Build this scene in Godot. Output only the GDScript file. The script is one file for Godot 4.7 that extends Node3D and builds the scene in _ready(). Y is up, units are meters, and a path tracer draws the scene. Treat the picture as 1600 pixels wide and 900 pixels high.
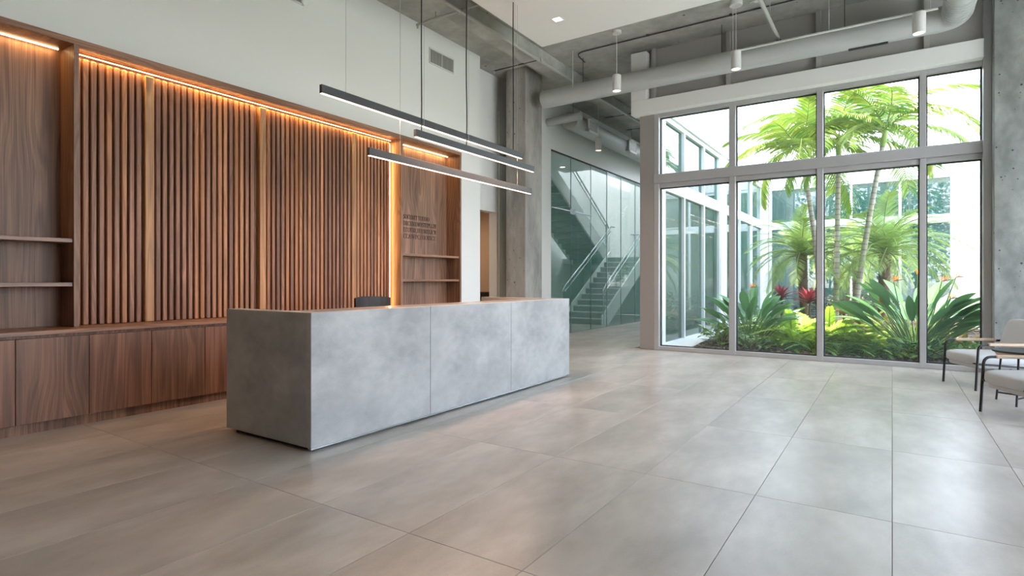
extends Node3D

# ---------------------------------------------------------------- helpers
var taken := {}
var M := {}
var rng := RandomNumberGenerator.new()

class MB:
	var v := PackedVector3Array()
	var n := PackedVector3Array()
	var c := PackedColorArray()
	var col := Color(1, 1, 1)
	func tri(a: Vector3, b: Vector3, d: Vector3, na: Vector3, nb: Vector3, nd: Vector3):
		var g := (b - a).cross(d - a)
		if g.dot(na + nb + nd) > 0.0:
			v.append(a); v.append(d); v.append(b)
			n.append(na); n.append(nd); n.append(nb)
		else:
			v.append(a); v.append(b); v.append(d)
			n.append(na); n.append(nb); n.append(nd)
		c.append(col); c.append(col); c.append(col)
	func ftri(a: Vector3, b: Vector3, d: Vector3, out: Vector3):
		var g := (b - a).cross(d - a).normalized()
		if g.dot(out) < 0.0: g = -g
		tri(a, b, d, g, g, g)
	func quad(a: Vector3, b: Vector3, d: Vector3, e: Vector3, out: Vector3):
		ftri(a, b, d, out)
		ftri(a, d, e, out)
	func box(a: Vector3, b: Vector3, bev := 0.0):
		var lo := Vector3(minf(a.x, b.x), minf(a.y, b.y), minf(a.z, b.z))
		var hi := Vector3(maxf(a.x, b.x), maxf(a.y, b.y), maxf(a.z, b.z))
		var mid := (lo + hi) * 0.5
		var h := (hi - lo) * 0.5
		bev = minf(bev, minf(h.x, minf(h.y, h.z)) * 0.9)
		for ax in 3:
			var u := (ax + 1) % 3
			var w := (ax + 2) % 3
			for s in [-1.0, 1.0]:
				var q := []
				for k in [[-1, -1], [1, -1], [1, 1], [-1, 1]]:
					var p := Vector3.ZERO
					p[ax] = s * h[ax]
					p[u] = k[0] * (h[u] - bev)
					p[w] = k[1] * (h[w] - bev)
					q.append(mid + p)
				var o := Vector3.ZERO
				o[ax] = s
				quad(q[0], q[1], q[2], q[3], o)
		if bev <= 0.0: return
		for ax in 3:
			var u := (ax + 1) % 3
			var w := (ax + 2) % 3
			for s in [-1.0, 1.0]:
				for t in [-1.0, 1.0]:
					var q := []
					for k in [[-1.0, 0], [1.0, 0], [1.0, 1], [-1.0, 1]]:
						var p := Vector3.ZERO
						p[ax] = k[0] * (h[ax] - bev)
						p[u] = s * (h[u] - (bev if k[1] == 1 else 0.0))
						p[w] = t * (h[w] - (0.0 if k[1] == 1 else bev))
						q.append(mid + p)
					var o := Vector3.ZERO
					o[u] = s
					o[w] = t
					quad(q[0], q[1], q[2], q[3], o)
		for s in [-1.0, 1.0]:
			for t in [-1.0, 1.0]:
				for r in [-1.0, 1.0]:
					var e := Vector3(s * h.x, t * h.y, r * h.z)
					ftri(mid + e - Vector3(0, t * bev, r * bev), mid + e - Vector3(s * bev, 0, r * bev), mid + e - Vector3(s * bev, t * bev, 0), Vector3(s, t, r))
	func tube(pts: Array, rad, seg := 8, caps := true):
		var cnt := pts.size()
		var rings := []
		var nrm := []
		var t0: Vector3 = (pts[1] - pts[0]).normalized()
		var up := Vector3.UP if absf(t0.y) < 0.9 else Vector3.RIGHT
		var xa := t0.cross(up).normalized()
		for i in cnt:
			var t: Vector3
			if i == 0: t = (pts[1] - pts[0]).normalized()
			elif i == cnt - 1: t = (pts[i] - pts[i - 1]).normalized()
			else: t = ((pts[i + 1] - pts[i]).normalized() + (pts[i] - pts[i - 1]).normalized()).normalized()
			xa = (xa - t * xa.dot(t)).normalized()
			var ya := t.cross(xa)
			var ring := []
			var rn := []
			var r: float = rad[i] if rad is Array else rad
			for k in seg:
				var a := TAU * k / seg
				var d := xa * cos(a) + ya * sin(a)
				ring.append(pts[i] + d * r)
				rn.append(d)
			rings.append(ring)
			nrm.append(rn)
		for i in cnt - 1:
			for k in seg:
				var k2 := (k + 1) % seg
				tri(rings[i][k], rings[i][k2], rings[i + 1][k2], nrm[i][k], nrm[i][k2], nrm[i + 1][k2])
				tri(rings[i][k], rings[i + 1][k2], rings[i + 1][k], nrm[i][k], nrm[i + 1][k2], nrm[i + 1][k])
		if caps:
			for e in [0, cnt - 1]:
				var o: Vector3 = (pts[0] - pts[1]) if e == 0 else (pts[cnt - 1] - pts[cnt - 2])
				for k in range(1, seg - 1):
					ftri(rings[e][0], rings[e][k], rings[e][k + 1], o)
	func lathe(base: Vector3, prof: Array, seg := 24):
		# prof: [radius, height] pairs from one end to the other, flat facets along the profile, smooth round it
		for i in prof.size() - 1:
			var r0: float = prof[i][0]
			var y0: float = prof[i][1]
			var r1: float = prof[i + 1][0]
			var y1: float = prof[i + 1][1]
			var nr := y1 - y0
			var ny := r0 - r1
			for k in seg:
				var a0 := TAU * k / seg
				var a1 := TAU * (k + 1) / seg
				var d0 := Vector3(cos(a0), 0, sin(a0))
				var d1 := Vector3(cos(a1), 0, sin(a1))
				var n0 := (d0 * nr + Vector3.UP * ny).normalized()
				var n1 := (d1 * nr + Vector3.UP * ny).normalized()
				var p00 := base + d0 * r0 + Vector3.UP * y0
				var p01 := base + d1 * r0 + Vector3.UP * y0
				var p10 := base + d0 * r1 + Vector3.UP * y1
				var p11 := base + d1 * r1 + Vector3.UP * y1
				if r0 > 0.0001: ntri(p00, p01, p11, n0, n1, n1)
				if r1 > 0.0001: ntri(p00, p11, p10, n0, n1, n0)
	func ntri(a: Vector3, b: Vector3, d: Vector3, na: Vector3, nb: Vector3, nd: Vector3):
		tri(a, b, d, na, nb, nd)
	func mesh() -> ArrayMesh:
		var arr := []
		arr.resize(Mesh.ARRAY_MAX)
		arr[Mesh.ARRAY_VERTEX] = v
		arr[Mesh.ARRAY_NORMAL] = n
		arr[Mesh.ARRAY_COLOR] = c
		var m := ArrayMesh.new()
		m.add_surface_from_arrays(Mesh.PRIMITIVE_TRIANGLES, arr)
		return m

func numbered(called: String) -> String:
	var k: int = taken.get(called, 0)
	taken[called] = k + 1
	return called if k == 0 else "%s_%03d" % [called, k]

func tag(o, label := "", category := "", group := "", kind := ""):
	if label: o.set_meta("label", label)
	if category: o.set_meta("category", category)
	if group: o.set_meta("group", group)
	if kind: o.set_meta("kind", kind)
	return o

func thing(called: String, label: String, category: String, at := Vector3.ZERO, turn := 0.0, group := "", kind := "") -> Node3D:
	var o := Node3D.new()
	o.name = numbered(called)
	add_child(o)
	o.position = at
	o.rotation.y = turn
	tag(o, label, category, group, kind)
	return o

func put(called: String, mesh: Mesh, m: Material, parent: Node3D, xf := Transform3D()) -> MeshInstance3D:
	var o := MeshInstance3D.new()
	o.name = called if parent != self else numbered(called)
	o.mesh = mesh
	o.material_override = m
	o.transform = xf
	parent.add_child(o, true)
	return o

func bx(called: String, a: Vector3, b: Vector3, m: Material, parent: Node3D, bev := 0.0) -> MeshInstance3D:
	var s := MB.new()
	s.box(a, b, bev)
	return put(called, s.mesh(), m, parent)

func tb(called: String, pts: Array, rad, m: Material, parent: Node3D, seg := 8) -> MeshInstance3D:
	var s := MB.new()
	s.tube(pts, rad, seg)
	return put(called, s.mesh(), m, parent)

func structure(called: String, a: Vector3, b: Vector3, m: Material, label: String, category: String, bev := 0.0):
	var o := bx(called, a, b, m, self, bev)
	tag(o, label, category, "", "structure")
	return o

func V(x: float, y: float, z: float) -> Vector3:
	return Vector3(x, y, z)

func bend(pts: Array, r: float, steps := 5) -> Array:
	# a polyline with rounded corners
	var out := [pts[0]]
	for i in range(1, pts.size() - 1):
		var p: Vector3 = pts[i]
		var a: Vector3 = p + (pts[i - 1] - p).normalized() * r
		var b: Vector3 = p + (pts[i + 1] - p).normalized() * r
		for k in steps + 1:
			var t := float(k) / steps
			out.append(a.lerp(p, t).lerp(p.lerp(b, t), t))
	out.append(pts[-1])
	return out

# ---------------------------------------------------------------- materials
func mat(color: Color, rough := 0.6, metal := 0.0) -> StandardMaterial3D:
	var m := StandardMaterial3D.new()
	m.albedo_color = color
	m.roughness = rough
	m.metallic = metal
	return m

func textured(color: Color, tex: Texture2D, scale: Vector3, rough := 0.6, offset := Vector3.ZERO) -> StandardMaterial3D:
	var m := mat(color, rough)
	m.albedo_texture = tex
	m.uv1_triplanar = true
	m.uv1_world_triplanar = true
	m.uv1_triplanar_sharpness = 8.0
	m.uv1_scale = scale
	m.uv1_offset = offset
	return m

func glow(color: Color, e: float) -> StandardMaterial3D:
	var m := mat(Color(1, 1, 1), 0.5)
	m.emission_enabled = true
	m.emission = color
	m.emission_energy_multiplier = e
	return m

func glass(color: Color, alpha: float) -> StandardMaterial3D:
	var m := mat(Color(color.r, color.g, color.b, alpha), 0.02)
	m.transparency = BaseMaterial3D.TRANSPARENCY_ALPHA
	return m

func leafmat(back := 0.5) -> StandardMaterial3D:
	var m := mat(Color(1, 1, 1), 0.42)
	m.vertex_color_use_as_albedo = true
	m.backlight_enabled = true
	m.backlight = Color(back, back, back).linear_to_srgb()
	return m

func noise(seed_: int, freq: float, oct := 4) -> FastNoiseLite:
	var f := FastNoiseLite.new()
	f.seed = seed_
	f.noise_type = FastNoiseLite.TYPE_SIMPLEX_SMOOTH
	f.frequency = freq
	f.fractal_octaves = oct
	return f

func picture(w: int, h: int, f: Callable) -> ImageTexture:
	var d := PackedByteArray()
	d.resize(w * h * 3)
	var i := 0
	for y in h:
		for x in w:
			var c: Color = f.call(x, y)
			d[i] = clampi(int(c.r * 255.0), 0, 255)
			d[i + 1] = clampi(int(c.g * 255.0), 0, 255)
			d[i + 2] = clampi(int(c.b * 255.0), 0, 255)
			i += 3
	return ImageTexture.create_from_image(Image.create_from_data(w, h, false, Image.FORMAT_RGB8, d))

func tiled(nz: FastNoiseLite, x: float, y: float, w: float, h: float, sx: float, sy: float) -> float:
	# noise that repeats over w by h, cross-faded near the far edges
	var a := nz.get_noise_2d(x * sx, y * sy)
	var ex := clampf((x - w * 0.8) / (w * 0.2), 0.0, 1.0)
	if ex > 0.0: a = lerpf(a, nz.get_noise_2d((x - w) * sx, y * sy), ex)
	var ey := clampf((y - h * 0.8) / (h * 0.2), 0.0, 1.0)
	if ey > 0.0:
		var b := nz.get_noise_2d(x * sx, (y - h) * sy)
		if ex > 0.0: b = lerpf(b, nz.get_noise_2d((x - w) * sx, (y - h) * sy), ex)
		a = lerpf(a, b, ey)
	return a

func walnut_picture() -> ImageTexture:
	var w := 640
	var h := 640
	var n0 := noise(11, 0.004, 2)
	var n1 := noise(12, 1.0, 3)
	var n2 := noise(13, 0.09, 2)
	var n3 := noise(14, 0.006, 2)
	return picture(w, h, func(x, y):
		var warp := tiled(n0, x, y, w, h, 1.0, 0.22) * 120.0
		var band := n1.get_noise_1d(0.0)
		# streaks that wander along the grain; the warp makes the cathedral arches
		var a := sin((x + warp) * TAU / 640.0 * 14.0 + 2.0 * tiled(n3, x, y, w, h, 2.0, 0.3))
		var b := sin((x + warp * 0.8) * TAU / 640.0 * 37.0 + 3.0 * tiled(n3, x, y, w, h, 3.0, 0.5))
		var fine := tiled(n2, x, y, w, h, 1.6, 0.05)
		var broad := tiled(n3, x, y, w, h, 1.5, 0.25)
		var t := clampf(0.52 + 0.13 * a + 0.09 * b + 0.30 * fine + 0.42 * broad + 0.0 * band, 0.0, 1.0)
		return Color(0.50, 0.40, 0.335).lerp(Color(0.88, 0.74, 0.63), t))

func concrete_picture(seed_: int, lo: Color, hi: Color, sx: float, sy: float, pits: int) -> ImageTexture:
	var w := 640
	var h := 640
	var n0 := noise(seed_, 0.006, 4)
	var n1 := noise(seed_ + 1, 0.03, 3)
	var n2 := noise(seed_ + 2, 0.2, 2)
	var r := RandomNumberGenerator.new()
	r.seed = seed_
	var spots := {}
	for i in pits:
		var px := r.randi_range(4, w - 5)
		var py := r.randi_range(4, h - 5)
		var rad := r.randf_range(0.8, 2.6) * (1.6 if r.randf() < 0.15 else 1.0)
		for dy in range(-4, 5):
			for dx in range(-4, 5):
				if Vector2(dx, dy).length() <= rad:
					spots[Vector2i(px + dx, py + dy)] = true
	return picture(w, h, func(x, y):
		var q := tiled(n0, x, y, w, h, sx, sy)
		var s := tiled(n1, x, y, w, h, sx, sy)
		var t := clampf(0.5 + 0.75 * q + 0.28 * s + 0.12 * tiled(n2, x, y, w, h, 1.0, 1.0), 0.0, 1.0)
		var c := lo.lerp(hi, t)
		if spots.has(Vector2i(x, y)): c = c * 0.45
		return c)

func materials():
	var wal := walnut_picture()
	var lying: Image = wal.get_image().duplicate()
	lying.rotate_90(CLOCKWISE)
	var wal_h := ImageTexture.create_from_image(lying)
	var ws := Vector3(1.0 / 1.1, 1.0 / 2.3, 1.0 / 1.1)
	M.walnut = textured(Color(0.74, 0.68, 0.64), wal, ws, 0.5)
	M.walnut_b = textured(Color(0.72, 0.64, 0.59), wal, ws, 0.5, Vector3(0.3, 0.2, 0.45))
	M.walnut_top = textured(Color(0.80, 0.70, 0.63), wal_h, Vector3(1.0 / 1.1, 1.0 / 0.9, 1.0 / 2.6), 0.36)
	M.doors = []
	for k in 4:
		M.doors.append(textured(Color(0.70 + 0.02 * (k % 2), 0.61, 0.56), wal, Vector3(1.0 / 1.1, 1.0 / 2.3, 1.0 / 0.9), 0.45, Vector3(0.27 * k, 0.37 * k, 0.31 * k)))
	M.slats = []
	for t in [Color(0.80, 0.69, 0.62), Color(0.88, 0.76, 0.67), Color(0.98, 0.85, 0.72), Color(0.74, 0.64, 0.60), Color(0.93, 0.78, 0.64), Color(0.83, 0.73, 0.68)]:
		M.slats.append(textured(t, wal, Vector3(1.0 / 0.7, 1.0 / 2.6, 1.0 / 0.7), 0.5, Vector3(t.r * 7.0, t.g * 5.0, t.b * 9.0)))
	M.sapwood = textured(Color(1.0, 0.90, 0.73), wal, Vector3(1.0 / 0.9, 1.0 / 3.0, 1.0 / 0.9), 0.5, Vector3(0.2, 0.1, 0.7))
	var cast := concrete_picture(40, Color(0.60, 0.60, 0.60), Color(0.735, 0.735, 0.73), 0.7, 1.0, 4)
	M.desk = textured(Color(1, 1, 1), cast, Vector3(0.45, 0.45, 0.45), 0.5)
	M.desk_top = textured(Color(1, 1, 1), cast, Vector3(0.45, 0.45, 0.45), 0.22)
	var tile := concrete_picture(50, Color(0.645, 0.635, 0.62), Color(0.775, 0.77, 0.76), 1.0, 0.45, 0)
	M.tiles = []
	for k in 8:
		var g := 1.0 - 0.012 * ((k * 3) % 4)
		var m := textured(Color(g, g * 0.968, g * 0.935), tile, Vector3(0.42, 0.42, 0.42), 0.4, Vector3(0.137 * k, 0.0, 0.291 * k))
		m.roughness = 0.30
		M.tiles.append(m)
	M.grout = mat(Color(0.52, 0.51, 0.50), 0.9)
	M.column = textured(Color(1, 1, 1), concrete_picture(60, Color(0.57, 0.56, 0.535), Color(0.75, 0.735, 0.705), 1.0, 0.5, 60), Vector3(0.5, 0.33, 0.5), 0.75)
	M.pier = textured(Color(1, 1, 1), concrete_picture(64, Color(0.47, 0.48, 0.47), Color(0.64, 0.65, 0.635), 1.0, 0.6, 150), Vector3(0.42, 0.42, 0.42), 0.75)
	M.slab = textured(Color(1, 1, 1), concrete_picture(68, Color(0.63, 0.63, 0.60), Color(0.78, 0.78, 0.745), 1.0, 1.0, 10), Vector3(0.25, 0.25, 0.25), 0.85)
	M.white = mat(Color(0.93, 0.935, 0.92), 0.75)
	M.soffit = mat(Color(0.965, 0.965, 0.95), 0.8)
	M.stucco = mat(Color(0.86, 0.865, 0.87), 0.8)
	M.beige = mat(Color(0.78, 0.70, 0.62), 0.8)
	M.greywall = mat(Color(0.71, 0.705, 0.69), 0.8)
	M.alu = mat(Color(0.70, 0.70, 0.70), 0.38, 0.25)
	M.whiteframe = mat(Color(0.88, 0.90, 0.91), 0.4)
	M.duct = mat(Color(0.76, 0.77, 0.76), 0.5)
	M.galv = mat(Color(0.74, 0.74, 0.72), 0.45, 0.1)
	M.darkpipe = mat(Color(0.28, 0.28, 0.28), 0.6)
	M.black = mat(Color(0.07, 0.07, 0.075), 0.45)
	M.charcoal = mat(Color(0.17, 0.17, 0.175), 0.5)
	M.housing = mat(Color(0.24, 0.245, 0.25), 0.45, 0.2)
	M.steel = mat(Color(0.75, 0.77, 0.78), 0.25, 0.8)
	M.lampwhite = mat(Color(0.88, 0.88, 0.87), 0.5)
	M.darkgrille = mat(Color(0.22, 0.22, 0.22), 0.7)
	M.fabric = mat(Color(0.80, 0.80, 0.80), 0.9)
	var fn := NoiseTexture2D.new()
	fn.noise = noise(70, 0.25, 2)
	fn.seamless = true
	fn.width = 256
	fn.height = 256
	M.fabric.heightmap_enabled = false
	M.fabric.uv1_triplanar = true
	M.fabric.uv1_scale = Vector3(6, 6, 6)
	var ramp := Gradient.new()
	ramp.set_color(0, Color(0.82, 0.82, 0.82))
	ramp.set_color(1, Color(1, 1, 1))
	fn.color_ramp = ramp
	M.fabric.albedo_texture = fn
	M.letter = mat(Color(0.34, 0.25, 0.20), 0.5)
	M.oak = mat(Color(0.76, 0.655, 0.56), 0.45)
	M.led = glow(Color(1.0, 0.80, 0.55), 4.0)
	M.linear = glow(Color(1.0, 0.80, 0.70), 1.5)
	M.spot = glow(Color(1.0, 0.88, 0.74), 1.3)
	M.down = glow(Color(1.0, 0.97, 0.92), 1.0)
	M.pane = glass(Color(0.75, 0.9, 0.85), 0.03)
	M.green_pane = glass(Color(0.46, 0.68, 0.62), 0.24)
	M.wing_pane = glass(Color(0.12, 0.30, 0.24), 0.58)
	M.far_pane = glass(Color(0.15, 0.30, 0.28), 0.66)
	M.rail_glass = glass(Color(0.40, 0.62, 0.57), 0.15)
	M.green_pane.metallic_specular = 0.2
	M.rail_glass.metallic_specular = 0.25
	M.pane.metallic_specular = 0.25
	M.wing_pane.metallic_specular = 0.4
	M.frost = mat(Color(0.95, 0.97, 0.96), 0.6)
	M.frost.backlight_enabled = true
	M.frost.backlight = Color(1, 1, 1)
	M.joint = mat(Color(0.42, 0.52, 0.50), 0.3)
	M.stair = mat(Color(0.60, 0.61, 0.60), 0.7)
	M.nosing = mat(Color(0.78, 0.79, 0.78), 0.6)
	M.soil = textured(Color(1, 1, 1), concrete_picture(80, Color(0.13, 0.10, 0.075), Color(0.36, 0.28, 0.21), 3.0, 3.0, 0), Vector3(0.8, 0.8, 0.8), 0.95)
	M.sand = mat(Color(0.82, 0.79, 0.73), 0.9)
	M.kerb = mat(Color(0.84, 0.83, 0.80), 0.85)
	M.leaf = leafmat(0.55)
	M.thickleaf = leafmat(0.28)
	M.bark = mat(Color(1, 1, 1), 0.85)
	M.bark.vertex_color_use_as_albedo = true

# ---------------------------------------------------------------- light, camera, sky
func look():
	var cam := Camera3D.new()
	cam.name = "camera"
	cam.projection = Camera3D.PROJECTION_FRUSTUM
	cam.near = 0.1
	cam.far = 300.0
	cam.size = 900.0 / 894.0 * 0.1
	cam.frustum_offset = Vector2(0.0, -12.0 / 894.0 * 0.1)
	cam.position = V(0, 1.3, 0)
	cam.rotation.y = atan(594.0 / 894.0)
	add_child(cam)
	cam.current = true
	var e := Environment.new()
	e.background_mode = Environment.BG_SKY
	var s := ProceduralSkyMaterial.new()
	s.sky_top_color = Color(0.79, 0.87, 0.97)
	s.sky_horizon_color = Color(0.94, 0.965, 0.99)
	s.ground_bottom_color = Color(0.55, 0.54, 0.50)
	s.ground_horizon_color = Color(0.80, 0.80, 0.78)
	s.sun_angle_max = 5.0
	var sky := Sky.new()
	sky.sky_material = s
	e.sky = sky
	e.background_energy_multiplier = 5.0
	e.tonemap_mode = Environment.TONE_MAPPER_LINEAR
	e.tonemap_exposure = 2.3
	e.sdfgi_enabled = true
	e.ssao_enabled = true
	e.ssil_enabled = true
	var we := WorldEnvironment.new()
	we.name = "environment"
	we.environment = e
	add_child(we)
	var sun := DirectionalLight3D.new()
	sun.name = "sun"
	sun.light_energy = 2.7
	sun.light_color = Color(1.0, 0.96, 0.88)
	sun.light_angular_distance = 0.6
	sun.shadow_enabled = true
	add_child(sun)
	sun.look_at_from_position(V(-3.2, 9.0, 0.9), Vector3.ZERO)

func area_light(parent: Node3D, at: Vector3, size: Vector2, energy: float, color: Color, rot := Vector3(-90, 0, 0)):
	var l := AreaLight3D.new()
	l.name = "light"
	l.area_size = size
	l.light_energy = energy
	l.light_color = color
	l.shadow_enabled = true
	l.set("area_range", 30.0)
	l.position = at
	l.rotation_degrees = rot
	parent.add_child(l, true)

func spot_light(parent: Node3D, at: Vector3, energy: float, color: Color, angle := 35.0):
	var l := SpotLight3D.new()
	l.name = "light"
	l.spot_range = 30.0
	l.spot_angle = angle
	l.light_energy = energy
	l.light_color = color
	l.light_size = 0.05
	l.shadow_enabled = true
	l.position = at
	l.rotation_degrees = Vector3(-90, 0, 0)
	parent.add_child(l, true)

# ---------------------------------------------------------------- room shell
func room():
	var fl := thing("floor", "large format grey-beige concrete look floor tiles", "floor", Vector3.ZERO, 0.0, "", "structure")
	bx("screed", V(-6.62, -0.30, 5.2), V(4.5, -0.012, -10.53), M.grout, fl)
	bx("screed", V(-6.62, -0.30, -10.53), V(-3.72, -0.012, -24.0), M.grout, fl)
	var s := MB.new()
	var gap := 0.0013
	s.box(V(gap, -0.011, gap), V(0.69 - gap, 0.0, 1.54 - gap), 0.0012)
	var tile := s.mesh()
	var i := 0
	for kx in range(-10, 7):
		for kz in range(-15, 5):
			var x0 := 0.69 * kx
			var z0 := -2.157 + 1.54 * kz
			var x1 := x0 + 0.69
			var z1 := z0 + 1.54
			var room_tile := z1 > -10.45
			var hi_x := 4.5 if room_tile else -3.73
			if x0 >= hi_x or z0 > 5.1: continue
			i += 1
			var mt: Material = M.tiles[absi(kx * 5 + kz * 3 + kx * kz) % 8]
			var lo_x := maxf(x0, -6.62)
			var top_z := minf(z1, 5.2)
			if x1 > hi_x or x0 < -6.62 or top_z < z1 or z0 < -24.0:
				bx("tile", V(lo_x + gap, -0.011, maxf(z0, -24.0) + gap), V(minf(x1, hi_x) - gap, 0.0, top_z - gap), mt, fl, 0.0012)
			elif room_tile and z0 < -10.5 and x1 > -3.98:
				bx("tile", V(x0 + gap, -0.011, -10.5), V(x1 - gap, 0.0, z1 - gap), mt, fl, 0.0012)
			else:
				put("tile", tile, mt, fl, Transform3D(Basis(), V(x0, 0, z0)))
	structure("floor_doorway", V(-9.6, -0.3, -8.0), V(-6.62, -0.001, -10.75), M.tiles[2], "plain grey floor of the side room beyond the doorway", "floor")
	# white wall behind the reception
	structure("wall_left", V(-7.2, 0, 5.2), V(-6.62, 5.62, -8.85), M.white, "tall white painted wall above the walnut wall unit", "wall")
	var dw := thing("wall_doorway", "set back white wall with a tall doorway opening", "wall", Vector3.ZERO, 0.0, "", "structure")
	bx("wall_panel", V(-7.2, 2.742, -8.85), V(-7.0, 5.62, -9.95), M.white, dw)
	bx("wall_panel", V(-7.2, 0, -9.95), V(-7.0, 5.62, -10.75), M.white, dw)
	structure("wall_return", V(-7.0, 0, -10.4), V(-6.62, 5.62, -11.607), M.white, "white wall end between the concrete column and the stair glazing", "wall")
	var gs := bx("window_3", V(-6.985, 0.0, -9.99), V(-6.96, 4.9, -10.23), mat(Color(0.90, 0.945, 0.925), 0.5), self)
	tag(gs, "narrow pale green frosted glass sidelight beside the concrete column", "window", "", "structure")
	# side room seen through the doorway
	structure("wall_side_room", V(-9.8, 0, -7.8), V(-9.6, 3.0, -11.0), M.beige, "beige back wall of the side room beyond the doorway", "wall")
	structure("wall_side_room_end", V(-9.6, 0, -10.75), V(-7.2, 3.0, -11.0), M.beige, "beige end wall of the side room beside the doorway", "wall")
	structure("wall_side_room_start", V(-9.6, 0, -7.8), V(-7.2, 3.0, -8.0), M.beige, "beige partition closing the side room behind the white wall", "wall")
	structure("ceiling_side_room", V(-9.8, 2.9, -7.8), V(-7.2, 3.05, -11.0), M.soffit, "low white ceiling of the side room", "ceiling")
	var lp := thing("ceiling_light", "round ceiling light inside the beige side room", "ceiling light", V(-8.4, 2.9, -9.5))
	var ls := MB.new()
	ls.lathe(Vector3.ZERO, [[0.0, -0.06], [0.14, -0.06], [0.16, -0.03], [0.16, 0.0]], 24)
	put("diffuser", ls.mesh(), glow(Color(1.0, 0.88, 0.75), 1.0), lp)
	area_light(lp, V(0, -0.08, 0), Vector2(0.25, 0.25), 0.8, Color(1.0, 0.85, 0.70))
	# closing walls outside the picture
	structure("wall_front", V(-7.2, 0, 5.2), V(4.9, 5.62, 5.5), M.beige, "warm beige wall closing the lobby opposite the courtyard window", "wall")
	# concrete column by the stair
	structure("concrete_column", V(-6.63, 0, -9.75), V(-6.15, 5.62, -10.4), M.column, "square board-marked concrete column beside the stair glazing", "column", 0.012)
	# slab over everything
	structure("ceiling", V(-7.2, 5.62, 5.5), V(4.9, 5.95, -10.6), M.slab, "raw grey concrete slab ceiling of the lobby", "ceiling")
	structure("ceiling_corridor", V(-7.2, 5.62, -10.6), V(-3.6, 5.95, -15.2), M.slab, "raw grey concrete slab over the passage beside the stair", "ceiling")
	structure("ceiling_corridor_edge", V(-7.2, 5.62, -15.2), V(-5.44, 5.95, -24.2), M.slab, "concrete slab strip beside the added passage skylight", "ceiling")
	structure("ceiling_corridor_far", V(-5.44, 5.62, -22.4), V(-3.6, 5.95, -24.2), M.slab, "concrete slab past the added passage skylight", "ceiling")
	var sk := bx("window_10", V(-5.44, 5.8, -15.2), V(-3.6, 5.82, -22.4), M.frost, self)  # unseen skylight, added to bring more daylight into the passage
	tag(sk, "added unseen frosted skylight brightening the passage from its far part", "window", "", "structure")
	structure("ceiling_drop", V(-4.63, 5.0, 5.2), V(4.5, 5.12, -7.83), M.soffit, "smooth white suspended ceiling panel above the lobby", "ceiling", 0.004)
	structure("concrete_beam", V(-5.75, 5.36, 5.2), V(-5.449, 5.62, -22.0), M.slab, "long concrete beam running under the slab beside the white ceiling", "beam", 0.01)
	# right wall with the large glazing that lights the desk, out of the picture
	structure("wall_right", V(4.5, 4.4, 5.2), V(4.9, 5.62, -10.6), M.white, "white wall band above the side glazing", "wall")
	structure("wall_right_end", V(4.5, 0, 5.2), V(4.9, 4.4, -2.8), M.white, "white wall beside the side glazing", "wall")
	structure("wall_right_far", V(4.5, 0, -9.4), V(4.9, 4.4, -10.6), M.white, "white wall between the side glazing and the concrete wall", "wall")
	var w2 := thing("window_2", "tall glazed side wall in aluminium frames", "window", Vector3.ZERO, 0.0, "", "structure")
	bx("rail", V(4.5, 0, -2.8), V(4.62, 0.08, -9.4), M.alu, w2)
	bx("rail", V(4.5, 4.32, -2.8), V(4.62, 4.4, -9.4), M.alu, w2)
	bx("rail", V(4.5, 3.02, -2.8), V(4.62, 3.25, -9.4), M.alu, w2)
	for k in 6:
		var z := -2.8 - 1.32 * k
		bx("mullion", V(4.5, 0.08, z), V(4.62, 4.32, z - 0.09 if k == 0 else z + 0.09), M.alu, w2)
		if k < 5:
			bx("pane", V(4.555, 0.08, z - 0.03), V(4.567, 4.32, z - 1.26), M.pane, w2)
	# concrete wall right of the window
	structure("wall_concrete", V(1.15, 0, -10.1), V(4.5, 5.62, -10.6), M.pier, "pitted grey concrete wall behind the lounge chairs", "wall", 0.01)

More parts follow.
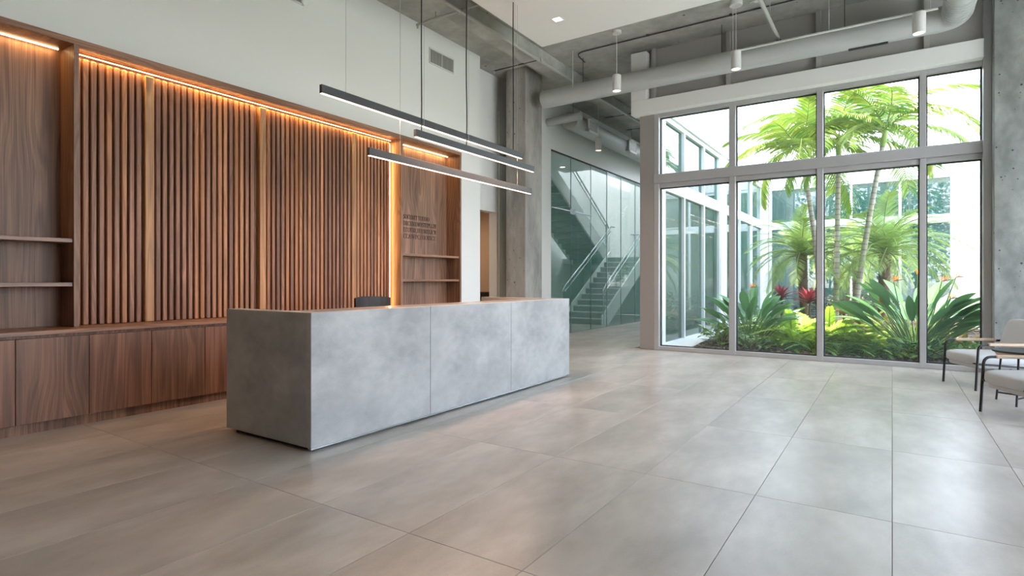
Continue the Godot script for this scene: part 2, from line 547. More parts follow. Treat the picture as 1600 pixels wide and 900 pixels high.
func main_window():
	var z0 := -10.38
	var z1 := -10.53
	var w := thing("window_1", "tall aluminium framed courtyard window with a deep transom", "window", Vector3.ZERO, 0.0, "", "structure")
	var xs := [[-3.707, -3.615], [-2.365, -2.26], [-1.012, -0.921], [0.339, 0.418], [1.06, 1.15]]
	bx("rail", V(-3.707, 0, z0), V(1.15, 0.075, z1), M.alu, w, 0.004)
	bx("rail", V(-3.707, 4.33, z0), V(1.15, 4.42, z1), M.alu, w, 0.004)
	bx("transom", V(-3.707, 3.10, z0 + 0.03), V(1.06, 3.27, z1), M.alu, w, 0.006)
	bx("rail", V(-3.615, 3.02, z0 - 0.02), V(1.06, 3.10, z1), M.alu, w, 0.004)
	for k in xs.size():
		bx("mullion", V(xs[k][0], 0.0, z0 + (0.10 if k == 4 else 0.004)), V(xs[k][1], 4.40 if k < 4 else 5.62, z1), M.alu, w, 0.005)
	for k in 4:
		var a: float = xs[k][1]
		var b: float = xs[k + 1][0]
		for y in [[0.075, 3.02], [3.27, 4.33]]:
			# thin glazing beads round each pane, then the pane
			var bead := MB.new()
			bead.box(V(a, y[0], z0 - 0.075), V(a + 0.018, y[1], z0 - 0.115))
			bead.box(V(b - 0.018, y[0], z0 - 0.075), V(b, y[1], z0 - 0.115))
			bead.box(V(a, y[0], z0 - 0.075), V(b, y[0] + 0.018, z0 - 0.115))
			bead.box(V(a, y[1] - 0.018, z0 - 0.075), V(b, y[1], z0 - 0.115))
			put("glazing_bead", bead.mesh(), M.darkgrille, w)
			bx("pane", V(a + 0.012, y[0] + 0.012, z0 - 0.09), V(b - 0.012, y[1] - 0.012, z0 - 0.10), M.pane, w)
	# jamb and header
	structure("trim_1", V(-3.985, 0, z0), V(-3.707, 4.42, z1 - 0.1), mat(Color(0.60, 0.575, 0.56), 0.6), "warm grey jamb post between window and passage", "trim", 0.006)
	structure("trim_2", V(-4.10, 4.40, -10.22), V(1.06, 4.66, -10.45), M.white, "white boxed header above the courtyard window", "trim", 0.006)
	structure("trim_3", V(-4.10, 4.66, -10.22), V(-3.80, 5.56, -10.45), M.white, "short white upright at the end of the window header", "trim", 0.006)
	structure("wall_back", V(-4.10, 4.42, -10.40), V(1.15, 5.62, -10.6), M.greywall, "grey wall strip above the window header", "wall")
	var n := 1
	for x in [-3.70, -2.37, -0.985, 0.42]:
		n += 1
		var o := bx("trim_%d" % (n + 2), V(x - 0.035, 4.66, -10.33), V(x + 0.035, 5.62, -10.42), M.galv, self, 0.004)
		tag(o, "grey steel post standing on the window header", "trim", "steel posts above the window header", "structure")

func corridor_and_stair():
	# wall over and past the stair glazing
	structure("wall_stair_header", V(-6.9, 4.35, -11.607), V(-6.62, 5.62, -19.0), M.white, "white wall band above the stair glazing", "wall")
	structure("wall_passage_far", V(-6.9, 0, -19.0), V(-6.62, 5.62, -24.0), M.white, "white wall past the stair glazing", "wall")
	structure("wall_passage_end", V(-6.9, 0, -24.0), V(-3.6, 5.62, -24.3), M.white, "white end wall of the passage", "wall")
	var g := thing("window_4", "frameless green tinted glass wall in front of the staircase", "window", Vector3.ZERO, 0.0, "", "structure")
	var zs := [-11.607, -12.629, -13.753, -14.772, -15.769, -16.876, -17.95, -19.0]
	for k in zs.size() - 1:
		bx("pane", V(-6.645, 0.0, zs[k] - 0.005), V(-6.633, 4.35, zs[k + 1] + 0.005), M.green_pane, g)
	for k in range(1, zs.size() - 1):
		bx("joint", V(-6.648, 0.0, zs[k] + 0.006), V(-6.630, 4.335, zs[k] - 0.006), M.joint, g)
	bx("rail", V(-6.66, 4.335, -11.607), V(-6.618, 4.36, -19.0), M.darkgrille, g)
	bx("rail", V(-6.65, 0.0, -11.607), V(-6.628, 0.012, -19.0), M.steel, g)
	# push bar across the glass door
	tb("brace", [V(-6.60, 3.0, -11.62), V(-6.60, 3.0, -13.74)], 0.02, M.steel, g)
	bx("patch_fitting", V(-6.62, 2.93, -12.5), V(-6.58, 3.07, -12.78), M.steel, g, 0.005)
	# stairwell shell
	structure("floor_stairwell", V(-10.2, -0.3, -11.0), V(-6.62, -0.001, -20.5), M.tiles[1], "grey tiled floor of the stairwell", "floor")
	structure("wall_stair_side", V(-10.4, 0, -11.0), V(-10.2, 7.6, -20.7), M.white, "tall white side wall of the stairwell", "wall")
	structure("wall_stair_end", V(-10.2, 0, -20.5), V(-6.9, 7.6, -20.7), M.white, "tall white end wall of the stairwell behind the landing", "wall")
	structure("wall_stair_upper", V(-6.9, 5.95, -11.0), V(-6.7, 7.6, -20.7), M.white, "upper white wall of the stairwell above the slab", "wall")
	structure("wall_stair_start", V(-10.2, 0, -11.0), V(-6.9, 7.6, -11.2), M.white, "white wall at the start of the stairwell", "wall")
	structure("ceiling_stair", V(-8.38, 4.6, -11.2), V(-6.9, 4.85, -15.55), M.white, "low pale ceiling inside the stairwell", "ceiling")
	structure("ceiling_stair_far", V(-10.2, 4.6, -11.2), V(-8.38, 4.85, -14.0), M.white, "low pale ceiling over the upper stair flight", "ceiling")
	structure("ceiling_stair_roof", V(-10.4, 7.6, -11.0), V(-6.7, 7.8, -12.4), M.white, "white roof slab over the upper stairwell", "ceiling")
	var sk := bx("window_5", V(-10.2, 7.65, -12.4), V(-6.9, 7.67, -20.5), M.frost, self)
	tag(sk, "frosted skylight pane above the stair landing", "window", "", "structure")
	var d := thing("downlight", "small round downlight in the pale stairwell ceiling", "downlight", V(-8.0, 4.6, -14.7))
	var ds := MB.new()
	ds.lathe(Vector3.ZERO, [[0.0, -0.012], [0.07, -0.012], [0.075, 0.0]], 20)
	put("lens", ds.mesh(), M.down, d)
	spot_light(d, V(0, -0.03, 0), 0.6, Color(1, 0.96, 0.9), 50)
	# lower flight: thirteen risers to the landing, then the upper flight back over it
	var rise := 2.1 / 12.0
	var run := 0.283
	var f1 := thing("stair_flight", "lower grey stair flight with glass balustrades rising to the landing", "staircase")
	for k in 12:
		var z := -15.3 - run * k
		var s := MB.new()
		s.box(V(-8.25, rise * k if k == 0 else rise * k - 0.06, z), V(-7.02, rise * (k + 1) - 0.03, z - run - 0.02))
		put("step", s.mesh(), M.stair, f1)
		bx("nosing", V(-8.25, rise * (k + 1) - 0.03, z + 0.015), V(-7.02, rise * (k + 1), z - run), M.nosing, f1, 0.004)
	for x in [-7.02, -8.30]:
		var s := MB.new()
		var p := [V(x, 0.0, -15.22), V(x, 0.26, -15.22), V(x, 2.32, -18.70), V(x, 1.80, -18.70), V(x, 0.0, -15.66)]
		var q := []
		for a in p: q.append(a + V(0.05, 0, 0))
		for k in [[0, 1, 4], [1, 3, 4], [1, 2, 3]]:
			s.ftri(p[k[0]], p[k[1]], p[k[2]], Vector3.LEFT)
			s.ftri(q[k[0]], q[k[1]], q[k[2]], Vector3.RIGHT)
		for k in 5:
			var k2 := (k + 1) % 5
			var mid: Vector3 = (p[k] + p[k2]) * 0.5 - V(x, 1.0, -16.9)
			mid.x = 0.0
			s.quad(p[k], p[k2], q[k2], q[k], mid)
		put("stringer", s.mesh(), M.white, f1)
	var l1 := thing("stair_landing", "flat stair landing between the two flights", "landing")
	bx("slab", V(-10.18, 1.90, -18.70), V(-6.95, 2.07, -20.48), M.stair, l1)
	bx("nosing", V(-10.18, 2.07, -18.69), V(-6.95, 2.10, -20.48), M.nosing, l1)
	var f2 := thing("stair_flight", "upper stair flight climbing back over the lower one", "staircase")
	for k in 15:
		var z := -18.7 + run * k
		bx("step", V(-9.75, 2.1 + rise * k - 0.05, z - 0.02), V(-8.45, 2.1 + rise * (k + 1), z + run), M.stair, f2, 0.004)
	for x in [-8.45, -9.80]:
		var s := MB.new()
		var p := [V(x, 1.86, -18.72), V(x, 2.40, -18.72), V(x, 5.0, -14.46), V(x, 4.55, -14.46)]
		var q := []
		for a in p: q.append(a + V(0.06, 0, 0))
		s.quad(p[0], p[1], p[2], p[3], Vector3.LEFT)
		s.quad(q[0], q[1], q[2], q[3], Vector3.RIGHT)
		for k in 4:
			var k2 := (k + 1) % 4
			var mid: Vector3 = (p[k] + p[k2]) * 0.5 - V(x, 3.45, -16.6)
			mid.x = 0.0
			s.quad(p[k], p[k2], q[k2], q[k], mid)
		put("stringer", s.mesh(), M.white, f2)
	# balustrades: glass with a steel handrail
	for spec in [[-6.985, -15.3, 0.26, -18.65, 2.32, "glass balustrade along the open side of the lower flight", 2], [-8.275, -15.25, 0.26, -18.65, 2.32, "glass balustrade along the inner side of the lower flight", 1], [-8.42, -18.65, 2.42, -14.6, 4.92, "glass balustrade along the upper flight", 2]]:
		var b := thing("balustrade", spec[5], "balustrade")
		var x: float = spec[0]
		var a := V(x, spec[2], spec[1])
		var e := V(x, spec[4], spec[3])
		var s := MB.new()
		var t := V(0.012, 0, 0)
		var up := V(0, 0.78, 0)
		var low := V(0, 0.02, 0)
		s.quad(a + low, e + low, e + up, a + up, Vector3.LEFT)
		s.quad(a + low + t, e + low + t, e + up + t, a + up + t, Vector3.RIGHT)
		s.quad(a + up, e + up, e + up + t, a + up + t, Vector3.UP)
		put("pane", s.mesh(), M.rail_glass, b)
		var dirz := signf(e.z - a.z)
		tb("handrail", bend([a + V(0.05, 0.72, -dirz * 0.12), a + V(0.05, 0.86, 0), e + V(0.05, 0.86, 0), e + V(0.05, 0.86, dirz * 0.3)], 0.1), 0.026, M.steel, b, 10)
		tb("lower_rail", [a + V(0.05, 0.70, 0), e + V(0.05, 0.70, 0)], 0.018, M.steel, b, 8)
		for k in 3:
			var p := a.lerp(e, 0.12 + 0.38 * k)
			tb("bracket", [p + V(0.006, 0.70, 0), p + V(0.05, 0.84, 0)], 0.012, M.steel, b, 6)
		tb("post", [a + V(0.006, -0.25, 0), a + V(0.006, 0.86, 0)], 0.018, M.steel, b, 8)
	var wr := thing("wall_handrail", "steel handrail on the white end wall over the landing", "handrail")
	tb("rail", [V(-8.2, 3.02, -20.42), V(-6.98, 3.02, -20.42)], 0.024, M.steel, wr, 8)
	for x in [-8.1, -7.2]:
		tb("bracket", [V(x, 2.96, -20.5), V(x, 3.02, -20.42)], 0.012, M.steel, wr, 6)

# ---------------------------------------------------------------- walnut wall
func walnut_wall():
	var hc := 0.868
	# base cabinets, one door each
	var n := 0
	var ords := ["first", "second", "third", "fourth", "fifth", "sixth", "seventh", "eighth"]
	for k in range(-3, 12):
		var z0 := -1.671 - 0.523 * k
		var z1 := z0 - 0.523
		if k == 11: z1 = -7.865
		var lab: String = ords[clampi(k - 1, 0, 7)] + " low walnut cabinet beneath the slatted wall, counted from the niche without lettering"
		if k < 1: lab = ords[-k] + " low walnut cabinet beneath the niche without lettering, counted from the slatted wall"
		if k > 8: lab = ords[k - 9] + " low walnut cabinet beneath the niche with lettering, counted from the slatted wall"
		var c := thing("base_cabinet", lab, "cabinet", V(-6.62, 0, z0), 0.0, "low walnut cabinets")
		var w := z1 - z0
		bx("carcass", V(0.0, 0.09, -0.001), V(0.545, 0.80, w + 0.001), M.walnut_b, c)
		bx("door", V(0.548, 0.092, -0.0025), V(0.572, 0.806, w + 0.0025), M.doors[(k + 8) % 4], c, 0.0015)
		bx("plinth", V(0.0, 0.0, 0.0), V(0.53, 0.089, w), M.walnut_b, c)
		n += 1
	var ct := thing("countertop", "long walnut countertop running on the low cabinets", "countertop")
	bx("slab", V(-6.62, 0.832, 0.0), V(-6.05, hc, -7.87), M.walnut_top, ct, 0.002)
	bx("recess_rail", V(-6.62, 0.808, 0.0), V(-6.075, 0.832, -7.87), M.walnut_b, ct)
	# top board over niches and slats
	var tp := thing("walnut_canopy", "long walnut top board capping the slatted wall and niches", "top board")
	bx("board", V(-6.62, 3.485, 0.0), V(-6.29, 3.54, -7.87), M.walnut_top, tp, 0.002)
	bx("fascia", V(-6.345, 3.47, -2.205), V(-6.292, 3.485, -6.38), M.walnut_top, tp)
	# niches
	for spec in [[0.0, -2.16, "open walnut shelf niche without lettering, nearer the end of the unit"], [-6.43, -7.825, "open walnut shelf niche with raised lettering on its back"]]:
		var left: bool = spec[0] == 0.0
		var z0: float = spec[0]
		var z1: float = spec[1]
		var ni := thing("shelf_niche", spec[2], "shelf niche")
		bx("back_panel", V(-6.62, hc, z0), V(-6.595, 3.485, z1), M.walnut, ni)
		bx("side_panel", V(-6.62, hc, z1), V(-6.29, 3.485, z1 - 0.042), M.walnut, ni, 0.002)
		bx("side_panel", V(-6.62, hc, z0 + 0.05), V(-6.29, 3.485, z0), M.walnut, ni, 0.002)
		for y in ([1.685, 1.28] if left else [1.72, 1.318]):
			bx("shelf", V(-6.595, y - 0.036, z0 - 0.002), V(-6.31, y, z1 + 0.002), M.walnut_top, ni, 0.002)
		var strip := thing("led_strip", "warm light strip under the top of the niche without lettering" if left else "warm light strip under the top of the niche with lettering", "light strip", V(-6.555, 3.478, (z0 + z1) * 0.5), 0.0, "warm light strips in the walnut wall")
		bx("led_diffuser", V(-0.008, -0.004, -absf(z1 - z0) * 0.485), V(0.008, 0.007, absf(z1 - z0) * 0.485), M.led, strip)
		area_light(strip, V(0.0, -0.006, 0), Vector2(0.012, absf(z1 - z0) * 0.94), 0.20 if left else 0.17, Color(1.0, 0.77, 0.50))
		if not left:
			var font := SystemFont.new()
			font.font_names = PackedStringArray(["Droid Serif"])
			var lines := ["SOCHRIT TOHOO", "DRCHICONVSTEPLLIN", "ECOTRI,UHORELICN", "CEAWPC/ HORICE"]
			var wid := [0.62, 0.80, 0.80, 0.78]
			for k in 4:
				var t := TextMesh.new()
				t.font = font
				t.text = lines[k]
				t.font_size = 32
				t.pixel_size = 0.0031
				t.depth = 0.006
				t.horizontal_alignment = HORIZONTAL_ALIGNMENT_LEFT
				t.vertical_alignment = VERTICAL_ALIGNMENT_BOTTOM
				var got := t.get_aabb().size.x
				var sx: float = wid[k] / maxf(got, 0.01)
				var xf := Transform3D(Basis(Vector3.UP, PI / 2), V(-6.592, 2.275 - 0.105 * k, -6.74))
				xf.basis = xf.basis * Basis.from_scale(V(sx, 1, 1))
				put("lettering", t, M.letter, ni, xf)
	# slatted panel
	var sp := thing("slatted_panel", "tall walnut slat wall with three pale wide slats, behind the desk", "slat wall")
	bx("backing", V(-6.60, hc, -2.205), V(-6.53, 3.47, -6.38), M.walnut_b, sp)
	var s1 := MB.new()
	s1.box(V(-6.53, hc + 0.002, 0), V(-6.475, 3.43, -0.046), 0.006)
	var slat := s1.mesh()
	var wide := [[-2.842, -2.932], [-4.136, -4.222], [-5.577, -5.660]]
	var zz := -2.232
	var stop := -6.30
	var wi := 0
	rng.seed = 5
	while zz > stop:
		if wi < 3 and zz - 0.046 < wide[wi][0] + 0.012:
			bx("slat", V(-6.53, hc + 0.002, wide[wi][0]), V(-6.462, 3.43, wide[wi][1]), M.sapwood, sp, 0.006)
			zz = wide[wi][1] - 0.021
			wi += 1
			continue
		put("slat", slat, M.slats[rng.randi_range(0, 5)], sp, Transform3D(Basis(), V(0, 0, zz)))
		zz -= 0.0668
	var ls := thing("led_strip", "warm light strip washing down the slatted wall", "light strip", V(-6.452, 3.452, -4.28), 0.0, "warm light strips in the walnut wall")
	bx("led_diffuser", V(-0.022, 0.002, -2.06), V(-0.010, 0.009, 2.06), M.led, ls)
	area_light(ls, V(-0.012, -0.001, 0), Vector2(0.012, 4.1), 0.95, Color(1.0, 0.76, 0.47), Vector3(-90, 0, 0))
	var lv := thing("led_strip", "upright warm light strip at the end of the slatted wall", "light strip", V(-6.51, 2.15, -6.345), 0.0, "warm light strips in the walnut wall")
	bx("led_diffuser", V(-0.01, -1.27, -0.012), V(0.012, 1.27, 0.012), M.led, lv)
	area_light(lv, V(0.016, 0, 0), Vector2(0.02, 2.5), 0.22, Color(1.0, 0.76, 0.47), Vector3(0, -90, 0))

# ---------------------------------------------------------------- desk and pendants
func desk():
	var d := thing("reception_desk", "long pale concrete reception desk on a recessed dark plinth", "desk")
	var x1 := -3.63
	var zs := [-2.74, -4.073, -5.448, -6.86]
	for k in 3:
		bx("front_panel", V(x1, 0.035, zs[k] - (0.0015 if k else 0.0)), V(x1 - 0.06, 1.055, zs[k + 1] + 0.0015), M.desk, d, 0.003)
	bx("ledge", V(x1 - 0.06, 0.99, -2.86), V(x1 - 0.40, 1.0548, -6.74), M.desk_top, d, 0.003)
	bx("end_panel", V(x1 - 0.0605, 0.035, -2.74), V(-4.77, 1.055, -2.86), M.desk, d, 0.003)
	bx("end_panel", V(x1 - 0.0605, 0.035, -6.74), V(-5.02, 1.055, -6.86), M.desk, d, 0.003)
	bx("worktop", V(x1 - 0.40, 0.71, -2.86), V(-4.74, 0.745, -6.74), M.walnut_top, d, 0.003)
	bx("inner_panel", V(x1 - 0.38, 0.035, -2.86), V(x1 - 0.40, 0.99, -6.74), M.walnut_b, d)
	bx("plinth", V(x1 - 0.05, 0.0, -2.79), V(-4.70, 0.035, -6.81), M.black, d)
	bx("metal_strip", V(x1 - 0.012, 0.018, -2.75), V(x1 - 0.05, 0.034, -6.85), M.steel, d)

func office_chair():
	var c := thing("office_chair", "black office chair with a curved back behind the desk", "chair", V(-5.22, 0, -5.02), 0.0)
	for k in 5:
		var a := TAU * k / 5.0 + 0.3
		tb("base_arm", [V(0, 0.10, 0), V(cos(a) * 0.31, 0.075, sin(a) * 0.31)], [0.028, 0.016], M.black, c, 8)
		var s := MB.new()
		s.tube([V(cos(a) * 0.31 - sin(a) * 0.02, 0.03, sin(a) * 0.31 + cos(a) * 0.02), V(cos(a) * 0.31 + sin(a) * 0.02, 0.03, sin(a) * 0.31 - cos(a) * 0.02)], 0.03, 12)
		put("caster", s.mesh(), M.black, c)
	tb("column", [V(0, 0.08, 0), V(0, 0.44, 0)], 0.028, M.steel, c, 12)
	bx("seat", V(-0.24, 0.44, -0.25), V(0.26, 0.52, 0.25), M.charcoal, c, 0.03)
	var b := MB.new()
	for k in 10:
		for side in [0.0, 1.0]:
			pass
		var t0 := -1.0 + 0.2 * k
		var t1 := t0 + 0.2
		var f := func(t: float, y: float) -> Vector3: return V(-0.30 + 0.10 * t * t, y - 0.018 * t * t, t * 0.29)
		var o := V(-0.028, 0, 0)
		for yy in [[0.60, 0.85], [0.85, 1.10]]:
			b.quad(f.call(t0, yy[0]), f.call(t1, yy[0]), f.call(t1, yy[1]), f.call(t0, yy[1]), Vector3.RIGHT)
			b.quad(f.call(t0, yy[0]) + o, f.call(t1, yy[0]) + o, f.call(t1, yy[1]) + o, f.call(t0, yy[1]) + o, Vector3.LEFT)
		b.quad(f.call(t0, 1.10), f.call(t1, 1.10), f.call(t1, 1.10) + o, f.call(t0, 1.10) + o, Vector3.UP)
		b.quad(f.call(t0, 0.60), f.call(t1, 0.60), f.call(t1, 0.60) + o, f.call(t0, 0.60) + o, Vector3.DOWN)
	put("backrest", b.mesh(), M.charcoal, c)
	tb("back_bar", bend([V(0, 0.44, 0), V(-0.33, 0.44, 0), V(-0.335, 0.85, 0)], 0.08), 0.022, M.black, c, 8)
	for z in [-0.29, 0.29]:
		tb("armrest", bend([V(-0.05, 0.46, z * 0.8), V(-0.05, 0.68, z), V(0.16, 0.68, z)], 0.05), 0.018, M.black, c, 8)

func copier():
	var c := thing("copier", "black copier standing just inside the doorway", "copier", V(-7.72, 0, -10.2))
	bx("body", V(-0.22, 0.02, -0.28), V(0.24, 0.86, 0.28), M.black, c, 0.012)
	bx("lid", V(-0.22, 0.88, -0.28), V(0.24, 1.04, 0.28), M.black, c, 0.02)
	for k in 3:
		bx("paper_tray", V(0.24, 0.08 + 0.2 * k, -0.26), V(0.252, 0.25 + 0.2 * k, 0.26), M.charcoal, c, 0.004)
	bx("scanner_neck", V(-0.20, 0.86, -0.26), V(0.22, 0.88, 0.26), M.charcoal, c)

func linear_pendants():
	var specs := [[-4.20, 2.945, -3.27, -6.56, "charcoal linear pendant light hung highest over the desk", "a"], [-4.10, 2.775, -4.36, -6.70, "short charcoal linear pendant light hung between the two longer ones", "b"], [-4.20, 2.495, -3.82, -6.79, "charcoal linear pendant light hung lowest over the desk", "c"]]
	for i in 3:
		var q: Array = specs[i]
		var x: float = q[0]
		var y: float = q[1]
		var z0: float = q[2]
		var z1: float = q[3]
		var zc := (z0 + z1) * 0.5
		var half := absf(z1 - z0) * 0.5
		var p := thing("linear_pendant", q[4], "pendant light", V(x, y, zc))
		bx("housing", V(-0.018, 0.010, -half), V(0.018, 0.085, half), M.housing, p, 0.002)
		bx("lamp_diffuser", V(-0.013, 0.004, -half + 0.006), V(0.013, 0.012, half - 0.006), M.linear, p, 0.002)
		area_light(p, V(0, 0.002, 0), Vector2(0.026, half * 1.96), 1.0, Color(1.0, 0.80, 0.68))
		var top := 5.0
		var wires: Array = [[[-3.55, 0], [-6.35, 1]], [[-4.46, 1], [-5.22, 1]], [[-4.25, 0], [-6.45, 0]]][i]
		for w in wires:
			var z: float = w[0] - zc
			var up: float = (5.0 if x > -4.63 else 5.62) - y
			if w[1] == 0:
				tb("suspension_wire", [V(0, 0.08, z), V(0, up, z)], 0.0022, M.galv, p, 5)
			else:
				var pts := []
				for k in 17:
					var t := k / 16.0
					var amp := 0.034 * sin(t * PI * 3.0 + 0.4) * (1.0 - t) * minf(1.0, t * 9.0) if i == 1 else 0.006 * sin(t * PI * 2.0)
					pts.append(V(amp, 0.08 + t * (up - 0.08), z + amp))
				tb("power_cord", pts, 0.0065, M.black, p, 6)
				tb("suspension_wire", [V(0.008, 0.08, z - 0.03), V(0.008, up, z - 0.03)], 0.0018, M.galv, p, 5)

# ---------------------------------------------------------------- ducts, pipes, spots, vents
func services():
	# big round duct along the window wall
	var du := thing("round_duct", "long pale round air duct crossing above the window header", "duct")
	var y := 4.96
	tb("run", [V(-5.88, y, -10.02), V(0.55, y, -10.02)], 0.175, M.duct, du, 28)
	var el := []
	for k in 9:
		var a := PI / 2 * k / 8.0
		el.append(V(0.55 + 0.19 * sin(a), y, -10.02 + 0.19 * (1.0 - cos(a))))
	tb("elbow", el, 0.174, M.duct, du, 28)
	tb("run", bend([V(0.74, y, -9.83), V(0.74, y, -8.35), V(0.74, 5.60, -8.35)], 0.3, 8), 0.172, M.duct, du, 28)
	for x in [-4.6, -3.15, -1.62, -1.58, -0.2, 0.48]:
		tb("collar", [V(x, y, -10.02), V(x + 0.05, y, -10.02)], 0.177, M.duct, du, 28)
	for k in 9:
		tb("flex_ring", [V(0.74, y, -9.80 + 0.07 * k), V(0.74, y, -9.77 + 0.07 * k)], 0.181, M.duct, du, 28)
	bx("slot_diffuser", V(-0.55, y - 0.188, -10.05), V(-0.05, y - 0.165, -9.99), M.darkgrille, du)
	for x in [-5.0, -2.4, -0.6]:
		tb("hanger", [V(x, y + 0.17, -10.02), V(x, 5.62, -10.02)], 0.006, M.darkpipe, du, 6)
	# duct along the stair wall with two registers
	var d2 := thing("round_duct", "pale round duct with two square registers above the stair glazing", "duct")
	tb("run", [V(-6.2, 4.99, -11.75), V(-6.2, 4.99, -23.8)], 0.20, M.duct, d2, 28)
	tb("end_cap", [V(-6.2, 4.99, -11.74), V(-6.2, 4.99, -11.752)], 0.203, M.galv, d2, 28)
	for z in [-12.45, -14.95]:
		bx("register_neck", V(-6.05, 4.83, z + 0.24), V(-5.95, 5.11, z - 0.24), M.duct, d2)
		var rg := bx("register", V(-5.95, 4.84, z + 0.24), V(-5.945, 5.10, z - 0.24), M.galv, d2)
		var fr := MB.new()
		for q in [[4.80, 4.85, 0.28, -0.28], [5.09, 5.14, 0.28, -0.28], [4.80, 5.14, 0.28, 0.225], [4.80, 5.14, -0.225, -0.28]]:
			fr.box(V(-5.955, q[0], z + q[2]), V(-5.93, q[1], z + q[3]), 0.004)
		put("frame", fr.mesh(), M.lampwhite, rg)
		for k in 5:
			bx("slat", V(-5.948, 4.875 + 0.045 * k, z + 0.225), V(-5.936, 4.888 + 0.045 * k, z - 0.225), M.galv, rg)
	tb("hanger", [V(-6.2, 5.18, -11.9), V(-6.2, 5.62, -11.9)], 0.008, M.galv, d2, 6)
	tb("hanger", [V(-6.2, 5.18, -15.5), V(-6.2, 5.62, -15.5)], 0.008, M.galv, d2, 6)
	# branch duct to the white wall beside the column
	var d3 := thing("branch_duct", "short pale branch duct between column and stair wall", "duct")
	tb("run", [V(-6.6, 4.93, -11.42), V(-5.75, 4.95, -11.42)], 0.09, M.duct, d3, 18)
	# sprinkler pipe under the beam with branches
	var sp := thing("sprinkler_pipe", "thin grey sprinkler pipe fixed along the concrete beam", "pipe")
	tb("main", [V(-5.40, 5.34, 5.1), V(-5.40, 5.34, -21.9)], 0.028, M.galv, sp, 10)
	for q in [[-6.74, -6.3, -4.7], [-9.05, -6.45, -5.42], [-13.2, -6.0, -4.0], [-14.6, -6.0, -4.0], [-17.0, -6.0, -4.0]]:
		tb("branch", [V(q[1], 5.36, q[0]), V(q[2], 5.36, q[0])], 0.02 if q[0] > -8 else 0.012, M.galv if q[0] > -8 else M.darkpipe, sp, 8)
		tb("fitting", [V(-5.45, 5.345, q[0]), V(-5.35, 5.345, q[0])], 0.036, M.galv, sp, 10)
		tb("sprinkler_head", [V(q[1] + 0.02, 5.36, q[0]), V(q[1] + 0.02, 5.30, q[0])], [0.022, 0.012], M.galv, sp, 8)
	tb("hanger", [V(-5.9, 5.36, -6.74), V(-5.9, 5.62, -6.74)], 0.006, M.galv, sp, 6)
	# conduit along the slab and the pipe with a capped end
	var cn := thing("conduit", "thin dark conduit bending along the slab toward the window", "conduit")
	tb("run", bend([V(-5.05, 5.60, -10.2), V(-5.0, 5.60, -9.7), V(1.1, 5.60, -9.7)], 0.2), 0.011, M.darkpipe, cn, 8)
	for x in [-3.6, -2.2, -0.9]:
		bx("clip", V(x, 5.598, -9.73), V(x + 0.04, 5.618, -9.67), M.darkpipe, cn)
	var rod := thing("drop_rod", "thin pale drop rod hanging from the slab near the stair", "rod")
	tb("rod", [V(-4.98, 4.90, -9.55), V(-4.98, 5.60, -9.55)], 0.007, M.lampwhite, rod, 6)
	var cp := thing("capped_pipe", "grey pipe with a capped end above the track lights", "pipe")
	tb("run", [V(-1.53, 5.20, -7.9), V(-1.53, 5.20, -10.1)], 0.03, M.galv, cp, 12)
	tb("cap", [V(-1.53, 5.20, -10.08), V(-1.53, 5.20, -10.15)], 0.036, M.darkpipe, cp, 12)
	tb("hanger", [V(-1.53, 5.22, -9.3), V(-1.53, 5.62, -9.3)], 0.006, M.galv, cp, 6)
	# track with spots
	var tr := thing("light_track", "slim white lighting track under the slab, carrying two cylinder spots", "light track")
	bx("track", V(-2.13, 4.84, -9.285), V(0.50, 4.862, -9.315), M.lampwhite, tr, 0.002)
	for x in [-2.06, -0.75, 0.42]:
		tb("suspension_wire", [V(x, 4.86, -9.3), V(x, 5.62, -9.3)], 0.004, M.lampwhite, tr, 6)
	for q in [[V(-3.975, 4.575, -9.26), "white cylinder pendant spot hung alone on a thin rod", 1], [V(-2.014, 4.565, -9.3), "white cylinder spot at the end of the track near the pendant spot", 2], [V(0.297, 4.57, -9.3), "white cylinder spot at the end of the track near the concrete wall", 3], [V(-5.60, 4.265, -12.0), "small white cylinder pendant spot in the passage by the stair", 1]]:
		var l := thing("cylinder_spot", q[1], "spot light", q[0])
		var s := MB.new()
		s.lathe(Vector3.ZERO, [[0.062, 0.012], [0.070, 0.0], [0.075, 0.0], [0.075, 0.272], [0.062, 0.285], [0.0, 0.285]], 28)
		put("body", s.mesh(), M.lampwhite, l)
		var e := MB.new()
		e.lathe(Vector3.ZERO, [[0.0, 0.010], [0.066, 0.010], [0.068, 0.02]], 24)
		put("lamp_lens", e.mesh(), M.spot, l)
		spot_light(l, V(0, -0.005, 0), 1.2, Color(1.0, 0.87, 0.72), 38)
		if q[2] == 1:
			var up: float = 5.62 - q[0].y
			tb("rod", [V(0, 0.28, 0), V(0, up, 0)], 0.005, M.lampwhite, l, 6)
			var cpy := MB.new()
			cpy.lathe(Vector3.ZERO, [[0.0, up - 0.05], [0.075, up - 0.05], [0.08, up - 0.04], [0.08, up]], 24)
			put("canopy", cpy.mesh(), M.lampwhite, l)
		elif q[2] == 2:
			var up: float = 5.62 - q[0].y
			tb("rod", [V(0, 0.28, 0), V(0, up, 0)], 0.005, M.lampwhite, l, 6)
			var cpy := MB.new()
			cpy.lathe(Vector3.ZERO, [[0.0, up - 0.07], [0.09, up - 0.07], [0.095, up - 0.06], [0.095, up]], 24)
			put("canopy", cpy.mesh(), M.lampwhite, l)
	var sd := thing("smoke_detector", "small white detector on the slab beside a spot canopy", "detector", V(-1.72, 5.56, -9.35))
	var sds := MB.new()
	sds.lathe(Vector3.ZERO, [[0.0, 0.0], [0.045, 0.0], [0.06, 0.02], [0.06, 0.06]], 20)
	put("body", sds.mesh(), M.lampwhite, sd)
